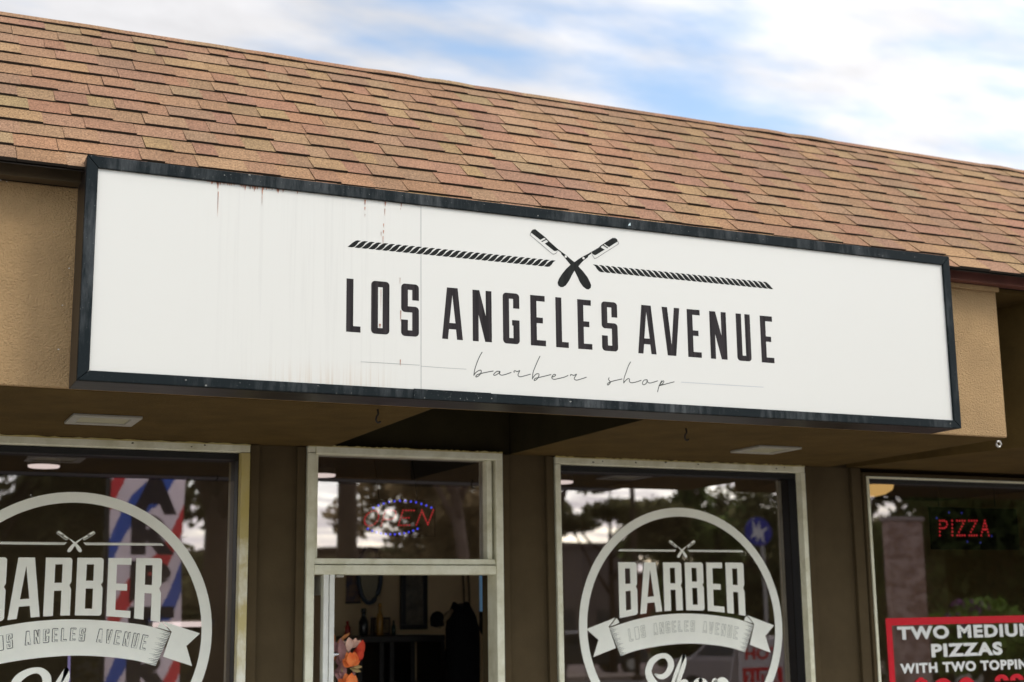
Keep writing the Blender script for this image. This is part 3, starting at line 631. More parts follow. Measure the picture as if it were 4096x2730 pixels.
bar([(X0,Z0+g),(X0,Z1-g),(X0+b,Z1-bt-g),(X0+b,Z0+bb+g)]).build('frame_trim',FRAME,sg,bevel=.0025)
bar([(X1,Z0+g),(X1,Z1-g),(X1-b,Z1-bt-g),(X1-b,Z0+bb+g)]).build('frame_trim',FRAME,sg,bevel=.0025)
jx=pxY(SY)(1655,1590)[0];m=MB();m.box(jx,jx+.32,SY-.003,SY-.0005,Z0-.001,Z0+bb+.0015);m.build('splice_plate',FRAME,sg,bevel=.0008)
m=MB();rn=random.Random(11)
for _ in range(12):      # screw heads and chipped paint flecks on the trim
    x=rn.uniform(X0+.05,X1-.05);z=rn.choice((Z0+rn.uniform(.004,.03),Z1-rn.uniform(.004,.036)));r_=rn.uniform(.0015,.004)
    m.add([(x+r_*rn.uniform(.6,1.6)*math.cos(a),SY-.0012,z+r_*rn.uniform(.6,1.2)*math.sin(a)) for a in np.linspace(0,6.28,7)[:-1]],[tuple(range(6))])
m.build('chipped_fleck',mat('chipped_primer',(.2,.2,.18),.8,.2),sg,recalc=False)
cx,cz=pxY(SY)(2518,899);m=MB();m.add([(cx+a*.5,SY-.0014,cz+b_2*.5) for a,b_2 in ((-.014,-.012),(-.004,-.010),(.004,-.008),(.009,-.010),(.008,.014),(.003,.016),(-.002,.006),(-.009,0))],[tuple(range(8))]);m.build('chipped_fleck',mat('pale_chip',(.55,.66,.66),.7,.2),sg,recalc=False)
# lettering
SP=SY+.0110;fl=Flat(SP-.0003)
LN=[('L',1384.4,1441.8),('O',1484,1557.3),('S',1604.5,1675.6),('A',1768.4,1851.6),('N',1891.2,1967.7),('G',2012.7,2079.3),('E',2123.5,2184.2),('L',2224.7,2275.2),('E',2312.7,2369.8),('S',2409,2472.8),('A',2553,2626.3),('V',2645.9,2716.7),('E',2753.1,2807.3),('N',2843.6,2910.2),('U',2950,3006.6),('E',3047,3098)]
ZB,ZH=1.0625,.2055
for ch,a,b2 in LN:
    yb=1328+(a-1384)*(1450-1328)/1714 if ch!='V' else 1115+(a-1386)*149/1653
    xa,xb=pxY(SP)(a,yb)[0],pxY(SP)(b2,yb)[0];w=(xb-xa)/ZH
    fl.loops(glyph(ch,w,.133,.113,.075),lambda x,y,xa=xa:(xa+x*ZH,ZB+y*ZH))
fl.build('lettering',INK,sg)
fl=Flat(SP-.0003);emblem(fl,lambda x,y:(x,y),.0016);fl.build('razor_emblem',INKB,sg)
for q in RIV:
    fl=Flat(SP-.0016);c=EM(*q);fl.put([(c[0]+.0052*math.cos(k*.524),c[1]+.0052*math.sin(k*.524)) for k in range(12)],[tuple(range(12))]);fl.build('razor_rivet',PANEL,sg)
fl=Flat(SP-.0003);C8=crop(1850,1380,.3825);s8=lambda x,y:pxY(SP)(*C8(x,y))
for st in ([(205,78),(180,120),(150,190),(128,260),(118,320)],[(118,320),(140,290),(175,268),(195,270),(190,300),(165,328),(140,337),(150,315),(195,300),(250,288),(320,275)],
    [(392,280),(362,278),(335,298),(325,316),(345,318),(375,300),(393,280),(387,306),(410,318),(450,310),(508,290)],
    [(540,290),(538,276),(550,272),(560,276),(575,280),(598,270),(590,290),(580,318),(600,335),(650,325),(710,308)],
    [(810,120),(790,160),(760,230),(738,290),(730,358)],[(730,355),(755,320),(780,303),(800,310),(790,345),(765,370),(748,372),(760,352),(800,342),(860,328),(925,312)],
    [(940,338),(965,327),(974,314),(957,310),(938,328),(935,350),(960,362),(1010,352),(1060,340),(1103,322)],
    [(1128,324),(1132,312),(1145,314),(1165,320),(1192,308),(1176,335),(1168,355),(1190,370),(1240,358),(1295,340)],
    [(1533,345),(1526,362),(1540,380),(1545,397),(1525,420),(1514,415),(1530,397),(1580,378),(1668,358)],
    [(1757,180),(1735,220),(1710,290),(1690,350),(1685,400)],[(1685,400),(1705,375),(1730,355),(1746,360),(1745,383),(1770,398),(1820,388),(1868,372)],
    [(1932,366),(1900,370),(1883,395),(1886,415),(1905,416),(1925,397),(1931,370),(1940,395),(1970,399),(2040,378)],
    [(2082,378),(2065,410),(2050,450),(2040,492)],[(2055,430),(2075,400),(2097,378),(2106,387),(2090,410),(2062,426),(2120,412),(2213,388)]):
    fl.put(*ribbon([s8(*q) for q in st],.0036))
fl.build('script_lettering',INKTHIN,sg)
fl=Flat(SP-.0003);C5=crop(1350,850,.595);C6=crop(2696,900,.595)
fl.put(*ribbon([pxY(SP)(*C5(157,1005)),pxY(SP)(*C5(350,1016)),pxY(SP)(*C5(551,1028))],.0014));fl.put(*ribbon([pxY(SP)(*C5(561,1035)),pxY(SP)(*C5(700,1045)),pxY(SP)(*C5(865,1055))],.0014));fl.build('hairline',HAIR,sg)
fl=Flat(SP-.0003);fl.put(*ribbon([pxY(SP)(*C6(50,1058)),pxY(SP)(*C6(320,1075)),pxY(SP)(*C6(600,1092))],.0024));fl.build('hairline',PALE,sg)
m=MB();m.box(sx_-.0012,sx_+.0006,SY+.0108,SY+.0112,Z0+bb,Z1-bt);m.build('panel_seam',mat('seam_grey',(.25,.25,.24),.8,.1),sg)  # grey line along the joint of the two panel halves
# rust runs below the top trim
fl=Flat(SP-.0012);C1=crop(0,0,.595);rn=random.Random(4);k1=.595*5.6/5689;WK=1.6
for i in range(44):
    x=1395+i*12+rn.uniform(-4,4);y=1213+(x-1390)*.105;ln=rn.uniform(10,30)*(1.6 if rn.random()<.15 else 1)
    if 1560<x<1600 or 1830<x<1850: ln*=.4
    a=pxY(SP)(*C1(x,y));fl.put([(a[0]-.0052,a[1]+.004),(a[0]+.0052,a[1]+.004),(a[0]+.0018,a[1]-ln*k1*.7),(a[0],a[1]-ln*k1),(a[0]-.001,a[1]-ln*k1*.6)],[(0,4,3,2,1)])
for x,y0,ln,w in ((1466,1230,46,7),(1467,1290,170,3),(1764,1255,70,6),(1762,1320,72,2),(1682,1248,30,5),(1870,1270,34,8),(2000,1280,30,5)):
    a=pxY(SP)(*C1(x,y0));w*=k1*WK;fl.put([(a[0]-w/2,a[1]),(a[0]+w/2,a[1]),(a[0]+w*.3,a[1]-ln*k1*.5),(a[0],a[1]-ln*k1),(a[0]-w*.3,a[1]-ln*k1*.6)],[(0,4,3,2,1)])
C2=crop(1350,0,.595)
for x,y0,ln,w in ((185,1345,40,7),(184,1393,26,5),(184,1440,24,2),(321,1358,34,7),(318,1405,52,3),(428,1368,30,5),(424,1400,16,2),(310,1505,30,4),(309,1550,26,5),(306,1590,60,3),(293,1000+560,40,2)):
    a=pxY(SP)(*C2(x,y0));w*=k1*WK;fl.put([(a[0]-w/2,a[1]),(a[0]+w/2,a[1]),(a[0]+w*.3,a[1]-ln*k1*.5),(a[0],a[1]-ln*k1),(a[0]-w*.3,a[1]-ln*k1*.6)],[(0,4,3,2,1)])
for x,y0,ln,w in ((292,520,150,2),(285,750,28,8),(425,660,80,4),(422,990,45,4),(420,440,50,2)):
    a=pxY(SP)(*C5(x,y0));w*=k1*WK;fl.put([(a[0]-w/2,a[1]),(a[0]+w/2,a[1]),(a[0]+w*.3,a[1]-ln*k1*.5),(a[0],a[1]-ln*k1),(a[0]-w*.3,a[1]-ln*k1*.6)],[(0,4,3,2,1)])
fl.build('rust_run',RUST,sg)
# ------------------------------------------------------------------ soffit fittings
def sofflight(x0,x1,y0,y1,label):
    t=thing('soffit_light',label,'ceiling light',((x0+x1)/2,(y0+y1)/2,ZS),'square lights set in the soffit')
    m=MB();w=.038;z0,z1=ZS-.010,ZS+.0015
    for q in ((x0,x1,y0,y0+w),(x0,x1,y1-w,y1),(x0,x0+w,y0+w,y1-w),(x1-w,x1,y0+w,y1-w)): m.box(*q,z0,z1)
    m.build('trim',WHITE,t,bevel=.003);m=MB();m.box(x0+w,x1-w,y0+w,y1-w,ZS-.004,ZS+.001);m.build('lens',LENS,t)
sofflight(.758,1.031,5.82,6.075,'square light in the soffit above the left barber window')
sofflight(4.03,4.285,5.84,6.10,'square light in the soffit above the right barber window')
def hook(x,y,label,flip=1):
    h=MB();p=[(x,y,ZS+.002),(x,y,ZS-.022)]+[(x+flip*(.011-.011*math.cos(R(a))),y,ZS-.022-.013-.013*math.sin(R(a))+.013) for a in range(0,181,30)]+[(x+flip*.022,y,ZS-.014)]
    p=[(x,y,ZS+.002),(x+.004,y,ZS-.016),(x-.004,y,ZS-.028)]+[(x+flip*(.004-.010*math.cos(R(a))),y,ZS-.040-.012*math.sin(R(a))) for a in range(0,151,30)]
    h.tube(p,.0042,8);o=h.build('hanging_hook',IRON,None,smooth=True);return tag(o,label,'hook','iron hooks below the sign')
hx=onZ(1510,1640,ZS);hook(hx[0],hx[1],'small iron hook under the soffit, left of the dark door recess')
hx=onZ(2743,1716,ZS);hook(hx[0],hx[1],'small iron hook under the soffit, right of the dark door recess')
e=onY(3992,1779,FY+.1);h=MB();cs=[(e[0]+.014*math.cos(R(a)),e[1]-.004,e[2]+.002+.014*math.sin(R(a))) for a in range(0,361,24)];h.tube(cs,.005,8,cap=False);h.tube([(e[0],e[1],e[2]+.015),(e[0],e[1],ZS+.003)],.005,8)
tag(h.build('eye_bolt',mat('galvanised_steel',(.5,.47,.42),.4,.5,.6),None,smooth=True),'pale ring eye bolt under the right end of the stucco fascia','eye bolt')
# ------------------------------------------------------------------ LED signs
def leds(fl,pts,r,rn=None):
    for x,z in pts:
        o=len(fl.m.v);n=8
        fl.m.add([(x+r*math.cos(2*math.pi*k/n),fl.y,z+r*math.sin(2*math.pi*k/n)) for k in range(n)]+[(x,fl.y-r*.7,z)],[(k,(k+1)%n,n) for k in range(n)])
LR=mat('red_led',(1,.05,.07),.4,.3,emit=.58);LB=mat('blue_led',(.06,.08,1),.4,.3,emit=1.2);LBD=mat('blue_led_dim',(.05,.06,.5),.4,.3,emit=.5)
CO=crop(1420,1960,.153);OY=GY+.06;co=lambda x,y:pxY(OY)(*CO(x,y))
os_=thing('open_sign','LED sign reading OPEN in red dots between two blue arcs, behind the transom glass','LED sign',(2.4,OY,.45))
fl=Flat(OY);leds(fl,[co(*q) for q in ((480,470),(612,408),(748,358),(890,320),(1032,300),(1175,290),(1316,292),(1460,308),(1596,330),(1735,368),(1864,412),(1995,467),(336,1022),(450,1076),(563,1112),(680,1140),(803,1157),(922,1163),(1043,1163),(1164,1152),(1285,1136),(1406,1106),(1521,1070),(1635,1020))],.0066);fl.build('blue_leds',LB,os_)
RED=[(425,570),(358,607),(304,657),(268,718),(248,780),(250,842),(265,890),(305,930),(372,945),(440,930),(515,890),(565,840),(598,778),(618,712),(618,655),(600,595),(562,555),(498,548),
 (683,940),(703,870),(722,800),(742,740),(750,675),(775,610),(800,540),(865,538),(935,542),(1010,540),(1060,570),(1068,632),(1047,703),(985,752),(915,775),(850,778),(785,775),
 (1255,540),(1330,540),(1400,542),(1468,540),(1542,540),(1238,605),(1213,670),(1193,733),(1173,798),(1150,860),(1137,925),(1265,738),(1337,733),(1410,732),(1205,930),(1280,932),(1350,925),(1422,925),
 (1605,920),(1632,855),(1657,792),(1678,730),(1702,666),(1730,602),(1752,535),(1772,592),(1792,645),(1815,695),(1838,750),(1860,803),(1884,860),(1905,912),(1925,848),(1952,785),(1977,720),(2000,658),(2025,595),(2050,530)]
fl=Flat(OY);leds(fl,[co(*q) for q in RED],.0050);fl.build('red_leds',LR,os_)
m=MB();q0,q1=co(200,230),co(2120,1230);m.box(q0[0],q1[0],OY+.004,OY+.02,q1[1],q0[1]);m.build('backing_board',glass_mat('clear_board',.0,(.93,.92,.92)),os_,bevel=.002)
for x in (650,1650):
    m=MB();a=co(x,240);m.tube([(a[0],OY+.012,a[1]),(a[0]-.02,OY+.03,.79),(a[0]-.03,OY+.04,.95)],.0022,6);m.build('hanging_wire',BLACK,os_)
CP=crop(3520,2030,.2448);PY=GY+.10;cp=lambda x,y:pxY(PY)(*CP(x,y))
ps=thing('pizza_sign','LED sign reading PIZZA in red dots, hung inside the right-hand shop window','LED sign',(6,PY,.3))
def ln(a,b,n): return [(a[0]+(b[0]-a[0])*i/(n-1),a[1]+(b[1]-a[1])*i/(n-1)) for i in range(n)]
PT=ln((978,220),(978,460),5)+[(1015,218),(1050,220),(1085,240),(1098,280),(1080,322),(1050,340),(1015,342)]+ln((1180,220),(1182,460),5)
for o in (0,196): PT+=ln((1258,220),(1385,220),4)+ln((1362,268),(1290,405),4)+ln((1265,460),(1385,460),4) if not o else [(x+o,y) for x,y in ln((1258,220),(1385,220),4)+ln((1362,268),(1290,405),4)+ln((1265,460),(1385,460),4)]
PT+=[(1712,218),(1703,262),(1725,265),(1690,308),(1738,308),(1680,358),(1705,362),(1728,362),(1750,358),(1668,405),(1764,405),(1655,460),(1778,460)]
fl=Flat(PY);leds(fl,[cp(*q) for q in PT],.0068);fl.build('red_leds',LR,ps)
fl=Flat(PY);leds(fl,[cp(*q) for q in ((926,175),(1128,85),(1825,470),(1428,562),(1640,578),(1335,92))],.007);fl.build('blue_leds',LBD,ps)
m=MB();q0,q1=cp(820,-10),cp(2300,700);m.box(q0[0],q1[0],PY+.006,PY+.02,q1[1],q0[1]);m.build('backing_board',mat('black_board',(.004,.004,.004),.5,.2),ps)
for x in (980,1900):
    m=MB();a=cp(x,-10);m.tube([(a[0],PY+.012,a[1]),(a[0]+.015,PY+.02,.95)],.0025,6);m.build('hanging_wire',BLACK,ps)
# ------------------------------------------------------------------ lit lamps inside
PINK=mat('lamp_glow',(1,.82,.80),.5,.2,emit=1.35);AMB=mat('amber_lamp_glow',(1,.62,.22),.5,.2,emit=.85)
ZL=.9
def disc_lamp(px,py,label,w=112,m_=PINK):
    c=onZ(px,py,ZL);r=w/2*c[1]/F*1.05;t=thing('ceiling_lamp',label,'ceiling lamp',(c[0],c[1],ZL),'round lamps on the shop ceiling')
    m=MB();m.lathe((c[0],c[1],ZL),[(r*.96,0),(r,.008),(r,.012)],28);m.build('diffuser',m_,t,smooth=False)
    m=MB();m.lathe((c[0],c[1],ZL),[(r*1.01,.0125),(r*1.01,.05)],28);m.build('housing',WHITE,t)
disc_lamp(175,1871,'round lit ceiling lamp behind the left barber window')
disc_lamp(1285,1907,'round lit ceiling lamp behind the transom over the door')
disc_lamp(2240,1934,'round lit ceiling lamp behind the right barber window')
c=onZ(3490,1962,.86);t=thing('dome_lamp','amber glowing dome lamp on the ceiling of the right-hand shop','ceiling lamp',(c[0],c[1],.86))
m=MB();m.lathe((c[0],c[1],.86),[(.02,-.045),(.09,-.03),(.14,0),(.15,.03)],24);m.build('shade',AMB,t,smooth=True);m=MB();m.lathe((c[0],c[1],.86),[(.155,.031),(.155,.091)],24);m.build('mount',WHITE,t)
a,b2=onY(612,2500,9.6),onY(842,2501,9.6);t=thing('tube_lamp','glowing pink-white tube lamp deep inside the left window','tube light',((a[0]+b2[0])/2,9.6,a[2]))
m=MB();m.tube([(a[0],9.6,a[2]),(b2[0],9.6,a[2])],.017,12);m.build('tube',PINK,t,smooth=True);m=MB();m.box(a[0]-.03,b2[0]+.03,9.62,9.70,a[2]-.02,a[2]+.03);m.build('housing',WHITE,t)
a=onY(277,2615,9.2);m=MB();m.tube([(a[0],9.2,a[2]),(a[0]+.005,9.2,a[2]-.19)],.008,8);tag(m.build('neon_stick',mat('violet_glow',(.5,.42,.85),.4,.2,emit=.6),None),'thin upright violet light stick inside the left window','light stick')
# ------------------------------------------------------------------ things seen through the open door
CI=crop(1250,2280,.2975)
def ci(x,y,Y): return onY(*CI(x,y),Y)
DK=mat('black_lacquer',(.012,.011,.010),.35,.4);DKW=mat('dark_wood',(.03,.018,.01),.5,.3,var=.3,vscale=8);CLOTH=mat('black_cloth',(.008,.008,.009),.9,.1)
MIR=mat('mirror_silver',(.30,.28,.22),.12,.5,.6)
p0,p1=ci(1195,-60,9.7),ci(1545,800,9.7)
t=thing('framed_poster','tall narrow picture in a black frame on the back wall of the barber shop','picture',((p0[0]+p1[0])/2,9.7,p1[2]))
m=MB();a,b2,z1,z0=p0[0],p1[0],p0[2],p1[2];k=.034
for q in ((a,b2,z0,z0+k),(a,b2,z1-k,z1),(a,a+k,z0+k,z1-k),(b2-k,b2,z0+k,z1-k)): m.box(q[0],q[1],9.69,9.735,q[2],q[3])
m.build('frame',DK,t,bevel=.004);m=MB();m.box(a+k,b2-k,9.70,9.73,z0+k,z1-k);m.build('print',mat('dim_print',(.05,.045,.03),.3,.4,var=.9,vscale=9,vcol=(.2,.16,.11)),t)
c=ci(770,60,9.68);t=thing('round_mirror','dark rimmed round wall mirror left of the framed picture','mirror',(c[0],9.68,c[2]))
m=MB();rx,rz=.085,.20;pts=[(c[0]+rx*math.cos(R(q)),9.68,c[2]+rz*math.sin(R(q))) for q in range(0,361,15)];m.tube(pts,.016,8,cap=False);m.build('rim',mat('steel_blue_rim',(.03,.05,.08),.3,.5),t,smooth=True)
m=MB();m.add([(p[0],9.69,p[2]) for p in pts[:-1]],[tuple(range(24))]);m.build('glass',MIR,t)
a,b2=ci(462,-40,9.72),ci(640,430,9.72);t=thing('wall_poster','blue and red poster beside the round mirror','poster',(a[0],9.72,b2[2]))
m=MB();m.box(a[0],b2[0],9.715,9.735,b2[2],a[2]);m.build('sheet',mat('poster_print',(.02,.05,.12),.6,.2,var=.9,vscale=12,vcol=(.30,.18,.10)),t);m=MB();m.box(a[0],b2[0],9.705,9.745,b2[2]-.012,b2[2]);m.build('rail',DK,t)
a,b2=ci(520,830,9.35),ci(1640,960,9.35)
t=thing('barber_counter','long black barber counter with open cubbies below','counter',((a[0]+b2[0])/2,9.4,-1.85))
m=MB();m.box(a[0],b2[0],9.15,9.68,b2[2],a[2]-.03);m.build('top',DK,t,bevel=.006);m=MB()
for q in (0,.25,.37,.62,.98): x=a[0]+(b2[0]-a[0])*q;m.box(x,x+.03,9.2,9.66,-1.85,b2[2]-.001)
m.box(a[0]+.03,b2[0],9.2,9.66,b2[2]-.30,b2[2]-.27);m.build('cubby',DK,t)
def bottle(px,py,h_px,w_px,m_,label,prof=None,Y=9.3):
    b0=ci(px,py,Y);k=.2975*Y/F;h=h_px*k;r=w_px*k/2;m=MB();m.lathe((b0[0],Y,a[2]-.028),prof and [(r*p,h*q) for p,q in prof] or [(r*.9,0),(r,.03*h),(r,.58*h),(r*.45,.74*h),(r*.4,.88*h),(r*.5,.885*h),(r*.5,h)],14)
    return tag(m.build('bottle',m_,None,smooth=True),label,'bottle','bottles on the barber counter')
bottle(905,640,440,95,mat('amber_glass',(.28,.14,.02),.2,.5),'tall golden bottle on the barber counter')
bottle(470,840,200,85,mat('red_glass',(.22,.015,.01),.25,.5),'red bottle at the left end of the barber counter')
bottle(685,800,370,130,mat('smoked_glass',(.01,.012,.012),.2,.5),'wide black bottle on the barber counter beside the red one',[(.9,0),(1,.05),(1,.5),(.7,.62),(.5,.7),(.5,.85),(.6,.86),(.55,1)])
bottle(1090,780,200,60,mat('green_glass',(.01,.03,.02),.2,.5),'slim dark green bottle near the framed picture')
q0,q1=ci(790,640,9.45),ci(1030,840,9.45);t=thing('photo_box','small tan framed photo standing on the barber counter','picture frame',(q0[0],9.45,a[2]-.028))
m=MB();m.box(q0[0],q1[0],9.42,9.47,a[2]-.028,q0[2]);m.build('frame',DKW,t,bevel=.004);m=MB();m.box(q0[0]+.015,q1[0]-.015,9.415,9.4195,a[2]-.012,q0[2]-.015);m.build('photo',mat('tan_photo',(.13,.09,.045),.4,.3,var=.7,vscale=16),t)
# heap of black capes on a stand
q0,q1=ci(1790,470,8.9),ci(2200,1513,8.9);cxm=(q0[0]+q1[0])/2
t=thing('coat_stand','tall stand heaped with black barber capes inside the door','coat stand',(cxm,8.9,-1.85))
m=MB();m.tube([(cxm,8.9,-1.85),(cxm,8.9,q0[2]+.01)],.016,10);m.lathe((cxm,8.9,-1.85),[(.2,0),(.2,.02),(.03,.05)],20);m.build('pole',DKW,t)
bm=bmesh.new();rn=random.Random(9);nz=14;na=20;hw=(q1[0]-q0[0])/2
top=[(-.10,.02),(-.06,-.02),(.0,-.02),(.05,.03),(.1,0)]
rows=[]
for i in range(nz+1):
    f=i/nz;z=-1.1+(q0[2]+1.1)*f;row=[]
    for k in range(na):
        a_=2*math.pi*k/na;rr=hw*(1.15-.15*f)*(1+.10*math.sin(3*a_+f*3)+.07*math.sin(7*a_+f*5));
        if f>.9: rr*=(1-f)/.1*.5+.5
        row.append(bm.verts.new((rr*math.cos(a_),rr*.8*math.sin(a_),z+H-0+.02*math.sin(2*a_+1) if f>.8 else z+H)))
    rows.append(row)
for i in range(nz):
    for k in range(na): bm.faces.new((rows[i][k],rows[i][(k+1)%na],rows[i+1][(k+1)%na],rows[i+1][k]))
bm.faces.new(rows[-1])
me=bpy.data.meshes.new('cape');bm.to_mesh(me);bm.free()
for p in me.polygons: p.use_smooth=True
o=link('cape',me,CLOTH,t)
q=ci(1680,650,8.85);m=MB();m.lathe((q[0],8.85,q[2]),[(.01,-.06),(.045,-.05),(.05,.0),(.035,.03),(.01,.045)],14);m.build('hood',CLOTH,t,smooth=True)
m=MB();m.tube([(q[0]+.0,8.84,q[2]-.06),(q[0]+.06,8.82,q[2]+.02),(q[0]+.1,8.84,q[2]+.05)],[.018,.022,.012],10);m.build('tan_collar',mat('tan_cloth',(.22,.17,.1),.9,.1),t,smooth=True)
for x in (2045,2115):
    a_=ci(x-22,-30,9.72);b_3=ci(x+10,470,9.72);m=MB();m.tube([(a_[0],9.735,a_[2]),((a_[0]+b_3[0])/2+.004,9.735,(a_[2]+b_3[2])/2),(b_3[0],9.735,b_3[2]-.3)],.0075,8)
    tag(m.build('wall_cable',mat('tan_cable',(.16,.11,.06),.6,.3),None,smooth=True),'brown cable running down the back wall, '+('nearer the framed picture' if x<2100 else 'nearer the blue barber pole'),'cable','wall cables')
q0,q1=ci(2240,90,9.0),ci(2420,900,9.0);cx=(q0[0]+q1[0])/2;t=thing('barber_pole','blue glowing barber pole at the right edge of the doorway','barber pole',(cx,9.0,q1[2]))
m=MB();r_=(q1[0]-q0[0])/2;hz=q0[2]-q1[2];m.lathe((cx,9.0,q1[2]+hz*.42),[(r_*.9,0),(r_*.9,hz*.7)],20);m.build('glass_tube',mat('blue_pole_glow',(.10,.2,.32),.2,.5,emit=.30),t,smooth=True)
m=MB();m.lathe((cx,9.0,q1[2]),[(r_*.4,0),(r_*.8,.03),(r_,.06),(r_,hz*.42-.001)],20);m.build('lower_cap',DK,t,smooth=True);m=MB();m.lathe((cx-.01,8.99,q1[2]+hz*.66),[(.004,-.04),(.016,-.02),(.018,0),(.016,.02),(.004,.04)],14);m.build('bulb',mat('bulb_glow',(1,.8,.62),.4,.2,emit=.9),t,smooth=True)
# ------------------------------------------------------------------ flower bunch on the door
fb=thing('flower_bunch','bunch of orange, red and mauve silk flowers hung on the open door','flowers',(2.18,6.78,-.5))
FYY=6.74
def petal(mm,c,d,w,l,cup=.25,side=None,mi=0):
    d=np.array(d,float);d/=np.linalg.norm(d);s_=np.cross(d,[0,1,.15]) if side is None else np.array(side,float);s_/=np.linalg.norm(s_);n_=np.cross(d,s_);c=np.array(c,float);vs=[]
    pr=[(0,.12),(.18,.6),(.4,1),(.65,.9),(.85,.5),(1,.04)]
    for q,wd in pr:
        for e in (-1,-.5,0,.5,1): vs.append(c+d*l*q+s_*w/2*wd*e+n_*(cup*w*wd*(e*e)-.15*l*q*q))
    fs=[(i*5+j,i*5+j+1,(i+1)*5+j+1,(i+1)*5+j) for i in range(5) for j in range(4)];mm.add(vs,fs,mi)
FC=lambda x,y,dy=0:(lambda r:(r[0],FYY+dy,r[2]*(FYY+dy)/FYY if 0 else r[2]))(onY(*CI(x,y),FYY+dy))
fm=lambda n,c,v=None:mat(n,c,.7,.25,var=.35,vscale=30,vcol=v)
OR_=fm('orange_petal',(.80,.13,.025),(.85,.26,.07));RD=fm('red_petal',(.45,.02,.015),(.6,.07,.02));PE=fm('peach_petal',(.72,.42,.30),(.8,.55,.42));MV=fm('mauve_leaf',(.30,.14,.13),(.42,.22,.20));BR=fm('russet_leaf',(.35,.10,.03),(.45,.2,.06));GRN=fm('dry_green_leaf',(.30,.22,.08),(.4,.28,.12))
k=.2975*FYY/F
def bloom(name,m_,pet,label=None):
    mm=MB()
    for (x,y,ang,ln,w,dy) in pet: petal(mm,FC(x,y,dy),(math.cos(R(ang)),-.12,math.sin(R(ang))),w*k,ln*k,.22)
    o=mm.build(name,m_,fb,smooth=True,recalc=False)
    return o
bloom('orange_flower',OR_,[(520,1300,110,200,150,-.02),(520,1300,75,200,150,-.03),(510,1300,140,150,120,-.025),(530,1295,50,170,110,-.01),(515,1300,92,190,140,-.045)])
bloom('orange_flower',OR_,[(480,1620,100,230,170,-.02),(480,1620,60,220,160,-.03),(470,1620,130,200,150,-.01),(490,1620,80,230,170,-.045)])
bloom('red_flower',RD,[(560,1180,52,250,130,0),(600,1160,68,230,120,-.01),(530,1140,35,200,100,.01),(620,1250,80,280,90,.02),(590,1230,60,180,110,-.02)])
bloom('peach_flower',PE,[(520,1060,100,150,110,.02),(540,1050,70,140,100,.02),(560,1040,45,130,90,.03),(500,1080,130,160,110,.03),(480,1100,88,190,110,.01)])
bloom('mauve_leaf',MV,[(400,1260,95,340,130,0),(430,1240,80,300,110,.02),(360,1200,105,250,110,.01),(390,1500,85,280,110,.0),(330,1420,60,250,120,.01),(300,1400,-20,160,120,.0),(410,1330,120,250,100,.02)])
bloom('mauve_leaf',MV,[(350,1620,80,300,100,.01),(270,1400,30,200,90,.02),(560,1440,95,280,70,.02),(380,1150,60,250,90,.03)])
bloom('russet_leaf',BR,[(240,1020,75,180,90,.02),(270,1080,110,180,100,.03),(300,1020,40,220,60,.03),(250,1250,70,160,90,.02),(380,930,30,150,50,.02),(230,1120,80,200,80,.02)])
bloom('dried_leaf',GRN,[(500,1320,-20,170,60,.01),(540,1300,-5,140,50,0),(430,1420,100,150,80,.0),(540,1400,-70,180,50,0),(480,1150,130,120,60,.0)])
m=MB();m.tube([FC(420,1000,.04),FC(430,1400,.04),FC(420,2400,.05)],.006,6);m.build('stem',GRN,fb)
# ================================================================== the street behind the camera, seen in the glass
GZ=-1.85
m=MB();m.box(-6,12,4.2,W+.02,GZ-.10,GZ);tag(m.build('sidewalk',mat('concrete',(.50,.46,.40),.85,.3,var=.12,vscale=1.2,bump=.1,bscale=30),None),kind='structure')
m=MB();m.quad((-300,-300,GZ-.15),(300,-300,GZ-.15),(300,300,GZ-.15),(-300,300,GZ-.15));tag(m.build('ground',mat('ground_soil',(.16,.14,.10),.95,.1,var=.3,vscale=.3),None,recalc=False),kind='structure')
m=MB();m.quad((-40,-27,GZ-.14),(60,-27,GZ-.14),(60,4.199,GZ-.14),(-40,4.199,GZ-.14));tag(m.build('parking_lot',mat('asphalt',(.22,.205,.19),.9,.2,var=.2,vscale=.8,bump=.1,bscale=60),None,recalc=False),kind='structure')
m=MB();m.box(-40,60,-29.6,-27,GZ-.145,GZ-.0);m.box(-40,60,-44.5,-43,GZ-.145,GZ);tag(m.build('pavement',mat('kerb_concrete',(.42,.34,.28),.85,.2,var=.1,vscale=1),None),kind='structure')
m=MB();m.quad((-60,-43,GZ-.136),(80,-43,GZ-.136),(80,-29.6,GZ-.136),(-60,-29.6,GZ-.136));tag(m.build('road',mat('road_asphalt',(.24,.19,.17),.9,.2,var=.15,vscale=.5),None,recalc=False),kind='structure')
m=MB();m.quad((-60,-64,GZ-.13),(80,-64,GZ-.13),(80,-44.5,GZ-.13),(-60,-44.5,GZ-.13));tag(m.build('grass_verge',mat('lawn',(.06,.07,.025),.95,.1,var=.4,vscale=1.5),None,recalc=False),kind='structure')
def refl(px,py,Yv): r=onY(px,py,Yv);return np.array([r[0],2*GY-Yv,r[2]])
BARK=mat('bark',(.09,.062,.045),.95,.1,var=.4,vscale=9,stretch=(3,3,.6));BARKP=mat('pale_bark',(.30,.22,.18),.9,.1,var=.35,vscale=5,stretch=(2,2,.5))
def leafmat(n,c):
    m_=mat(n,c,.8,.1,var=.55,vscale=1.1);nt_=m_.node_tree;b_n=nt_.nodes['Principled BSDF'];tr=nt_.nodes.new('ShaderNodeBsdfTranslucent');x_=nt_.nodes.new('ShaderNodeMixShader');x_.inputs[0].default_value=.7
    nt_.links.new(b_n.inputs['Base Color'].links[0].from_socket,tr.inputs[0]);nt_.links.new(b_n.outputs[0],x_.inputs[1]);nt_.links.new(tr.outputs[0],x_.inputs[2]);nt_.links.new(x_.outputs[0],nt_.nodes['Material Output'].inputs[0]);return m_
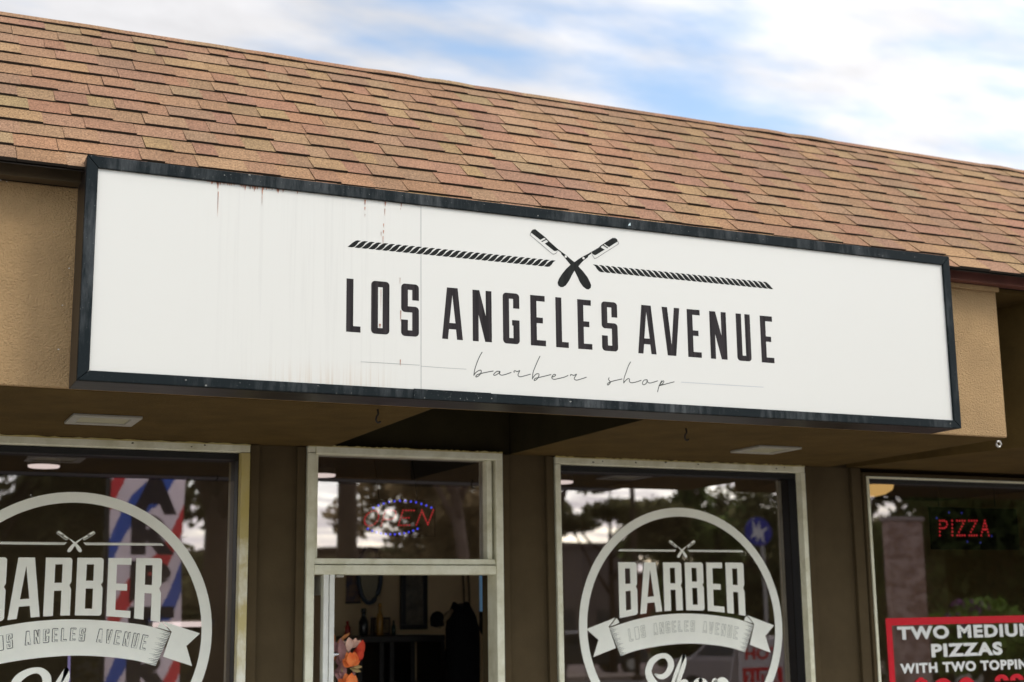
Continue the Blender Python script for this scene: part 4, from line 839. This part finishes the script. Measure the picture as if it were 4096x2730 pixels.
LEAVES=[leafmat('leaf_dark',(.17,.165,.075)),leafmat('leaf_olive',(.31,.24,.13)),leafmat('leaf_green',(.16,.21,.07))]
DENS=2.0
def crown(parent,blobs,n,size,m_,seed):
    rn=random.Random(seed);mm=MB()
    tot=sum(b[3]**2 for b in blobs)
    g_=np.random.default_rng(seed);V=[]
    for (x,y,z,r,fl_) in blobs:
        k=max(1,int(n*r*r/tot));v=g_.normal(size=(k,3));v/=np.linalg.norm(v,axis=1)[:,None];v*=(r*g_.random(k)**.45)[:,None];v[:,2]*=fl_
        c_=v+np.array((x,y,z));a_=g_.normal(size=(k,3));a_/=np.linalg.norm(a_,axis=1)[:,None];b3=np.cross(a_,g_.normal(size=(k,3)));b3/=np.linalg.norm(b3,axis=1)[:,None]+1e-6
        s1=(size*g_.uniform(.6,1.4,k))[:,None];V.append(np.stack([c_-a_*s1,c_+b3*s1*.45,c_+a_*s1,c_-b3*s1*.45],1).reshape(-1,3))
    V=np.concatenate(V)-base(parent);k=len(V)//4
    me=bpy.data.meshes.new('crown');me.from_pydata(V.tolist(),[],[(4*i,4*i+1,4*i+2,4*i+3) for i in range(k)])
    return link('crown',me,m_,parent)
def tree(px,Yv,hgt,kind,label,seed,trunk=.22,spread=2.2,lean=0,leaf=0,n=4200,size=.14,crz=.5,bark=BARK,fork=True,full=False):
    b0=refl(px,2450,Yv);x,y=b0[0],b0[1];rn=random.Random(seed);t=thing(kind,label,'tree',(x,y,GZ-.13),'trees across the street')
    m=MB();top=np.array((x+lean,y,GZ+hgt*.62));m.tube([(x,y,GZ-.2),(x+lean*.3,y,GZ+hgt*.25),tuple(top)],[trunk*1.25,trunk,trunk*.75],9)
    blobs=[]
    for k in range(6 if fork else 3):
        a_=k*1.05+rn.uniform(-.3,.3);e=np.array((x+lean+spread*.62*math.cos(a_),y+spread*.62*math.sin(a_),GZ+hgt*rn.uniform(.72,.98)))
        s_=np.array((x+lean*.6,y,GZ+hgt*rn.uniform(.38,.6)));mid=(s_+e)/2+np.array((0,0,-.1*hgt*.3))
        m.tube([s_,mid,e],[trunk*.55,trunk*.36,trunk*.12],7)
        for _ in range(4):
            v=np.array([rn.gauss(0,.3),rn.gauss(0,.3),rn.gauss(0,.22)])*spread;blobs.append((*(e+v),spread*rn.uniform(.22,.42),crz+.25))
            v2=mid*rn.uniform(.2,.5)+e*0.5;
    if full:   # crowns that reach down to the shrubs at their feet
        for _ in range(16):
            a_=rn.uniform(0,6.28);q=rn.uniform(.2,1)*spread;blobs.append((x+q*math.cos(a_),y+q*.6*math.sin(a_),GZ+hgt*rn.uniform(.08,.62),spread*rn.uniform(.34,.5),.8))
    m.build('trunk',bark,t,smooth=True)
    crown(t,blobs,int(n*DENS),size,LEAVES[leaf],seed);return t
# left window: dense row
tree(-60,40,8,'shade_tree','dense dark tree across the street, reflected at the left of the left window',21,spread=3.4,n=7000,size=.2,crz=.8,full=True)
tree(260,43,9,'shade_tree','dark leafy tree reflected behind the razors of the left window',22,spread=3.2,n=7000,size=.2,crz=.9,full=True)
tree(560,38,8.5,'shade_tree','dark tree reflected behind the flag in the left window',23,spread=3.2,n=7000,size=.2,crz=.9,leaf=0,full=True)
tree(860,30,9,'bare_trunk_tree','olive tree with a thick trunk reflected at the right of the left window',24,spread=2.6,n=5000,size=.16,leaf=1,trunk=.3)
# transom
tree(1375,24,10,'forked_tree','tall forked tree reflected at the left of the transom',25,trunk=.19,spread=2.0,n=900,size=.13,leaf=1,crz=.6)
tree(1790,48,7.0,'shade_tree','olive tree reflected behind the OPEN sign',26,spread=3.0,n=6000,size=.18,leaf=1,full=True)
tree(1900,34,9.5,'pale_trunk_tree','leaning pale-trunked tree reflected at the right of the transom',27,trunk=.17,spread=2.6,lean=-.7,n=4500,size=.15,leaf=1,bark=BARKP)
# right window
tree(2235,30,8,'dark_trunk_tree','dark trunked tree reflected at the left edge of the right window',28,trunk=.14,spread=1.0,n=1800,size=.14,leaf=1)
tree(2450,44,6.7,'pine_tree','sparse pine reflected above the grey warehouse',29,trunk=.12,spread=2.6,n=2600,size=.17,leaf=0,crz=.1)
tree(2800,46,5.6,'shade_tree','round dark green tree reflected in the middle of the right window',30,spread=2.0,n=7500,size=.17,crz=.95,leaf=2,full=True)
tree(3010,60,7.0,'shade_tree','tall green tree reflected behind the round tree',31,spread=2.6,n=5000,size=.2,crz=.9,leaf=0,full=True)
# pizza window
for i,(px,Yv) in enumerate(((3440,36),(3760,30),(4010,27),(4200,24))):
    tree(px,Yv,8.5,'shade_tree',('dark tree reflected at the left of the pizza window','dark green tree reflected behind the PIZZA sign','dense green tree reflected right of the PIZZA sign','dense tree reflected at the far right of the pizza window')[i],40+i,spread=2.9,n=7000,size=.17,crz=.95,leaf=(0,2,0,2)[i],full=True)
# hedge with purple flowers
t=thing('flowering_hedge','rounded green hedge with purple blossom reflected above the pizza offer','hedge',tuple(refl(3900,2450,19)[:2])+(GZ-.13,))
hb=refl(3930,2425,19);bl=[(hb[0]-.75+q*.5,hb[1]+.2*math.sin(q*2),hb[2]-.62+(.22 if q in(1,2) else 0),.62,.9) for q in range(5)]
o=crown(t,bl,5200,.07,mat('hedge_leaf',(.20,.34,.06),.7,.2,var=.4,vscale=4),5);o.name='foliage';o=crown(t,[(a_-.25,b3,c_+.12,.5,.8) for a_,b3,c_,_,_ in bl[:3]],420,.055,mat('purple_blossom',(.30,.12,.30),.7,.2),6);o.name='blossom'
m=MB();m.tube([(hb[0],hb[1],GZ-.15),(hb[0],hb[1],hb[2]-.5)],.06,8);m.build('stem',BARK,t)
# far belt of trees
bl=[];rn=random.Random(77)
for (pa,pb,pt,Yv) in ((-800,900,2140,57),(900,1420,2215,60),(1560,2000,2120,60),(2635,3330,2120,70),(3330,4700,2060,56)):
    xa=refl(pa,2400,Yv);xb=refl(pb,2400,Yv);n_=int((xb[0]-xa[0])/1.1)
    for k in range(n_):
        x=xa[0]+(xb[0]-xa[0])*(k+.5)/n_;zt_=refl(pa+(pb-pa)*(k+.5)/n_,pt,Yv)[2]*rn.uniform(.72,1.08)
        z=GZ+.3
        while z<zt_-.3: bl.append((x+rn.uniform(-.3,.3),xa[1]+rn.uniform(-.8,.8),z,rn.uniform(.8,1.15),.85));z+=.9
fw_=crown(None,bl,60000,.22,LEAVES[0],78);fw_.name='far_woods';tag(fw_,'dark far belt of trees across the street','woods',kind='stuff')
# brick pillar
p0,p1=refl(3552,2066,14),refl(3688,2066,14);t=thing('brick_pillar','pinkish brick pillar reflected beside the PIZZA sign','pillar',((p0[0]+p1[0])/2,p0[1],GZ-.14))
BRK=mat('worn_brick',(.42,.27,.22),.9,.2,var=.4,vscale=3.2,stretch=(1.2,1,2.2),vcol=(.72,.54,.48),ramp=(.42,.58))
m=MB();wp_=(p1[0]-p0[0]);m.box(p0[0],p1[0],p0[1]-.12,p0[1],GZ-.15,p0[2]-.05);m.build('shaft',BRK,t,bevel=.01);m=MB();m.box(p0[0]-.02,p1[0]+.02,p0[1]-.14,p0[1]+.02,p0[2]-.0495,p0[2]);m.build('cap',mat('pillar_cap',(.5,.42,.4),.8,.2),t,bevel=.008)
# buildings across the street
def block(name,label,pxa,pxb,pyt,Yv,depth,m_,roofm,wins=0,cat='building'):
    a_,b3=refl(pxa,pyt,Yv),refl(pxb,pyt,Yv);t=thing(name,label,cat,((a_[0]+b3[0])/2,a_[1]-depth/2,GZ-.14))
    m=MB();m.box(a_[0],b3[0],a_[1]-depth,a_[1],GZ-.15,a_[2]-.25);m.build('wall',m_,t);m=MB();m.box(a_[0]-.15,b3[0]+.15,a_[1]-depth-.15,a_[1]+.15,a_[2]-.2495,a_[2]);m.build('roof',roofm,t)
    for k in range(wins):
        x=a_[0]+(b3[0]-a_[0])*(k+.5)/wins;m=MB();m.box(x-.7,x+.7,a_[1]+.002,a_[1]+.05,GZ+.4,GZ+2.2);f_=m.build('window',mat('dark_pane',(.03,.032,.035),.2,.5),t);m=MB();m.box(x-.78,x+.78,a_[1]+.001,a_[1]+.09,GZ+.30,GZ+.399);m.build('sill',WHITE,f_)
    return t
block('warehouse','flat roofed taupe warehouse reflected in the left half of the right window',1950,2525,2168,62,14,mat('taupe_wall',(.20,.165,.15),.9,.1,var=.08,vscale=.4),mat('taupe_roof',(.15,.12,.11),.9,.1),3)
block('red_storefront','low red-brown storefront reflected right of the BARBER lettering',2900,3330,2265,64,12,mat('redbrown_wall',(.30,.11,.08),.9,.1,var=.1,vscale=.5),mat('redbrown_roof',(.12,.05,.04),.9,.1),4)
block('brown_storefront','long low brown storefront reflected along the bottom of the transom',900,1900,2185,66,12,mat('brown_wall',(.30,.21,.15),.9,.1,var=.15,vscale=.4),mat('brown_roof',(.10,.06,.045),.9,.1),6)
block('tan_storefront','low tan storefront with red roof reflected behind the left window lettering',-700,880,2330,64,12,mat('tan_wall',(.34,.26,.20),.9,.1,var=.15,vscale=.4),mat('redtile_roof',(.20,.07,.05),.9,.1),8)
block('pale_storefront','low pale storefront reflected at the left of the pizza window',3340,3900,2320,60,10,mat('pale_wall',(.26,.22,.2),.9,.1,var=.1,vscale=.4),mat('pale_roof',(.2,.16,.15),.9,.1),3)
# poles
def pole(px,pt,Yv,r_,m_,label,name='utility_pole'):
    a_=refl(px,pt,Yv);t=thing(name,label,'pole',(a_[0],a_[1],GZ-.14));m=MB();m.tube([(a_[0],a_[1],GZ-.15),(a_[0],a_[1],a_[2])],[r_,r_*.85],10);m.build('shaft',m_,t,smooth=True);m=MB();m.lathe((a_[0],a_[1],GZ-.14),[(r_*2,0),(r_*2,.1),(r_*1.1,.2)],12);m.build('base',m_,t);return a_
pole(2526,1900,40,.10,BARK,'dark utility pole reflected at the edge of the taupe warehouse')
pole(3150,1900,12,.075,mat('brown_post',(.10,.07,.06),.6,.3),'brown walkway post reflected at the right of the right window','walkway_post')
# blue hanging sign
c=refl(3035,2127,22);t=thing('disc_sign','blue oval post sign with a white figure, reflected in the right window','sign',tuple(c))
rx,rz=.285,.265;pts=[(rx*math.cos(R(q)),rz*math.sin(R(q))) for q in range(0,360,12)];m=MB();n=len(pts)
m.add([(c[0]+a_,c[1],c[2]+b3) for a_,b3 in pts]+[(c[0]+a_,c[1]-.03,c[2]+b3) for a_,b3 in pts],[tuple(range(n)),tuple(range(2*n-1,n-1,-1))]+[(i,(i+1)%n,(i+1)%n+n,i+n) for i in range(n)]);m.build('disc',mat('royal_blue',(.02,.03,.32),.4,.4),t)
m=MB();m.add([(c[0]+a_*.27,c[1]+.002,c[2]+b3*.27) for a_,b3 in ((-.75,-.5),(-.45,-.1),(-.5,.9),(-.2,.15),(.1,.75),(.15,.1),(.85,.35),(.35,-.1),(.4,-.85),(.05,-.35),(-.2,-.8),(-.2,-.3))],[(0,1,11),(1,2,3),(3,4,5),(5,6,7),(7,8,9),(9,10,11),(1,3,5,7,9,11)]);m.build('white_figure',mat('white_paint',(.75,.74,.76),.5,.3),t,recalc=False)
m=MB()
m.tube([(c[0]+.1,c[1]-.06,GZ-.15),(c[0]+.1,c[1]-.06,c[2]+.2)],.035,10)
m.build('post',mat('pale_post',(.5,.48,.46),.5,.3),t)
# A-frame boards
mat('board_white',(.62,.58,.58),.5,.3)
def board(px0,px1,pyt,Yv,label,txts,side):
    a_,b3=refl(px0,pyt,Yv),refl(px1,pyt,Yv);w_=b3[0]-a_[0];hb=min(a_[2]-GZ+.14,1.25);z1=a_[2];z0=z1-hb
    t=thing('sandwich_board',label,'sandwich board',((a_[0]+b3[0])/2,a_[1],z0));m=MB()
    m.box(a_[0],b3[0],a_[1]-.03,a_[1],z0,z1);m.build('panel',mat('board_white',(.62,.58,.58),.5,.3),t,bevel=.004)
    m=MB();m.add([(a_[0],a_[1]-.04,z1),(b3[0],a_[1]-.04,z1),(b3[0],a_[1]-.5,z0),(a_[0],a_[1]-.5,z0),(a_[0],a_[1]-.06,z1),(b3[0],a_[1]-.06,z1),(b3[0],a_[1]-.52,z0),(a_[0],a_[1]-.52,z0)],[(0,1,2,3),(7,6,5,4),(0,4,5,1),(1,5,6,2),(2,6,7,3),(3,7,4,0)]);m.build('rear_leaf',MATS['board_white'],t)
    for (tx,zz,hh,m_,band) in txts:
        if band is not None:
            m=MB();m.box(a_[0]+.03,b3[0]-.02,a_[1]+.0005,a_[1]+.003,z1-zz-hh*1.25,z1-zz+hh*.25);m.build('band',band,t)
        v,f_=curve_mesh(text=tx,size=1,bold=.03);xs=[q[0] for q in v];ys=[q[1] for q in v]
        m=MB();m.add([(a_[0]+w_*.12+(q[0]-min(xs))/(max(xs)-min(xs))*w_*.76,a_[1]+.005,z1-zz-hh+(q[1]-min(ys))/(max(ys)-min(ys))*hh) for q in v],f_);m.build('lettering',m_,t,recalc=False)
board(2957,3128,2558,13.2,'white and red sandwich board reflected at the lower right of the right window',[('HOT',.09,.13,REDV,None),('2 LITER',.34,.14,MATS['board_white'],REDV)],1)
# barber feather flag, printed through, its back to the shop
Yf=16.;c0=refl(430,1880,Yf);xl,xr=refl(432,2300,Yf)[0],refl(727,2300,Yf)[0];yf=c0[1];zt=refl(580,1780,Yf)[2];wF=xr-xl
t=thing('feather_flag','tall red, white and blue feather flag with vertical BARBER letters, reflected in the left window','flag',(xl,yf,GZ-.14))
m=MB();m.tube([(xl-.03,yf,GZ-.15),(xl-.03,yf,zt+.3)],[.03,.02],10);m.build('pole',BLACK,t,smooth=True)
def flx(u,z): return np.array((xl+wF*u,yf+.05*math.sin(3*z+2*u)*u,z))
def cloth(n,c):   # thin flag cloth, half the light comes through it
    c=tuple(min(1,v*1.12) for v in c);m_=mat(n,c,.8,.1);nt_=m_.node_tree;tr=nt_.nodes.new('ShaderNodeBsdfTranslucent');tr.inputs[0].default_value=(*c,1);x_=nt_.nodes.new('ShaderNodeMixShader');x_.inputs[0].default_value=.72
    nt_.links.new(nt_.nodes['Principled BSDF'].outputs[0],x_.inputs[1]);nt_.links.new(tr.outputs[0],x_.inputs[2]);nt_.links.new(x_.outputs[0],nt_.nodes['Material Output'].inputs[0]);return m_
FW=cloth('flag_white',(.80,.70,.74));FR=cloth('flag_red',(.62,.06,.07));FB=cloth('flag_blue',(.05,.11,.42));FK=mat('flag_black',(.04,.035,.05),.8,.1)
zref=refl(588,1986,Yf)[2];m=MB();nzz,nu=200,48;zb=GZ+.5
for i in range(nzz):
    for j in range(nu):
        z0,z1=zb+(zt-zb)*i/nzz,zb+(zt-zb)*(i+1)/nzz;u0,u1=j/nu,(j+1)/nu;P=[flx(u0,z0),flx(u1,z0),flx(u1,z1),flx(u0,z1)]
        uc,zc_=(u0+u1)/2,(z0+z1)/2
        ph=(zc_-zref-1.3*(uc-.5)-.12*math.sin(6.28*uc))%1.52;mi=0
        if .48<ph<.80: mi=1
        elif ph<.17 or ph>1.35: mi=2
        m.add(P,[(0,1,2,3)],mi)
m.build('cloth',[FW,FR,FB],t,smooth=True)
m=MB();zc_=[refl(620,q,Yf)[2] for q in (1975,2140,2330,2510,2680)]
for ch,z in zip('ARBER',zc_):
    v,f_=curve_mesh(text=ch,size=1,bold=.07);xs=[q[0] for q in v];ys=[q[1] for q in v];hh=.45
    m.add([tuple(flx(.28+.62*(q[0]-min(xs))/(max(xs)-min(xs)),z-hh/2+hh*(q[1]-min(ys))/(max(ys)-min(ys)))+np.array((0,.035,0))) for q in v],f_)
m.build('flag_lettering',FK,t,recalc=False)
# parked cars
def car(px,Yv,colr,label,rot=0,name='parked_car'):
    b0=refl(px,2450,Yv);t=thing(name,label,'car',(b0[0],b0[1],GZ-.136),'cars across the street')
    pm=mat('car_paint_'+str(colr),colr,.25,.5);bm=bmesh.new()
    prof=[(-2.2,.35),(-2.25,.75),(-2.1,.98),(-1.5,1.05),(-1.0,1.5),(.55,1.52),(1.15,1.05),(2.05,.88),(2.2,.6),(2.2,.35)]
    L_=[];
    for s_,ins in ((-1,.0),(1,.0)):
        L_.append([bm.verts.new((x,s_*(.88 if z<1.06 else .70),z)) for x,z in prof])
    n=len(prof);bm.faces.new(L_[0]);bm.faces.new(L_[1][::-1])
    for i in range(n): bm.faces.new((L_[0][i],L_[1][i],L_[1][(i+1)%n],L_[0][(i+1)%n]))
    bmesh.ops.recalc_face_normals(bm,faces=bm.faces);me=bpy.data.meshes.new('body');bm.to_mesh(me);bm.free();bo=link('body',me,pm,t);q=bo.modifiers.new('bevel','BEVEL');q.width=.07;q.segments=3
    gm=mat('car_glass',(.02,.025,.03),.1,.5)
    for s_ in (-1,1):
        for (x0,x1,x2,x3) in ((-1.32,-.96,-.28,-.28),(-.2,-.2,.48,.98)):
            me=bpy.data.meshes.new('side_window');me.from_pydata([(x0,s_*.872,1.09),(x1,s_*.735,1.45),(x2,s_*.735,1.45),(x3,s_*.872,1.09)],[],[(0,1,2,3)]);link('side_window',me,gm,t)
    for x in (-1.4,1.4):
        for s_ in (-1,1):
            mm=MB();mm.tube([(x,s_*.68,.33-H),(x,s_*.9,.33-H)],.33,18);w_=mm.build('wheel',BLACK,t)
            mm=MB();mm.tube([(x,s_*.901,.33-H),(x,s_*.915,.33-H)],.19,14);mm.build('rim',ALU,w_)
            for o_ in (w_,w_.children[0]):
                pass
    t.rotation_euler=(0,0,rot);return t
_lb=base
def base(parent):
    # car wheels are written in the car's own space
    p=parent
    while p is not None:
        if p.name.startswith('parked_car'): return np.array([0,0,-H])
        if p.name in LOC: return LOC[p.name]
        p=p.parent
    return np.array([0,0,-H])
car(330,40.5,(.55,.53,.54),'white car reflected below the ribbon of the left window',.0)
car(820,38,(.07,.065,.07),'dark car reflected at the right of the left window',.0)
car(2330,46,(.05,.055,.06),'dark car reflected at the left of the right window',.0)
car(3060,27,(.40,.36,.36),'grey car reflected behind the ribbon end of the right window',R(70))
bpy.context.view_layer.update()
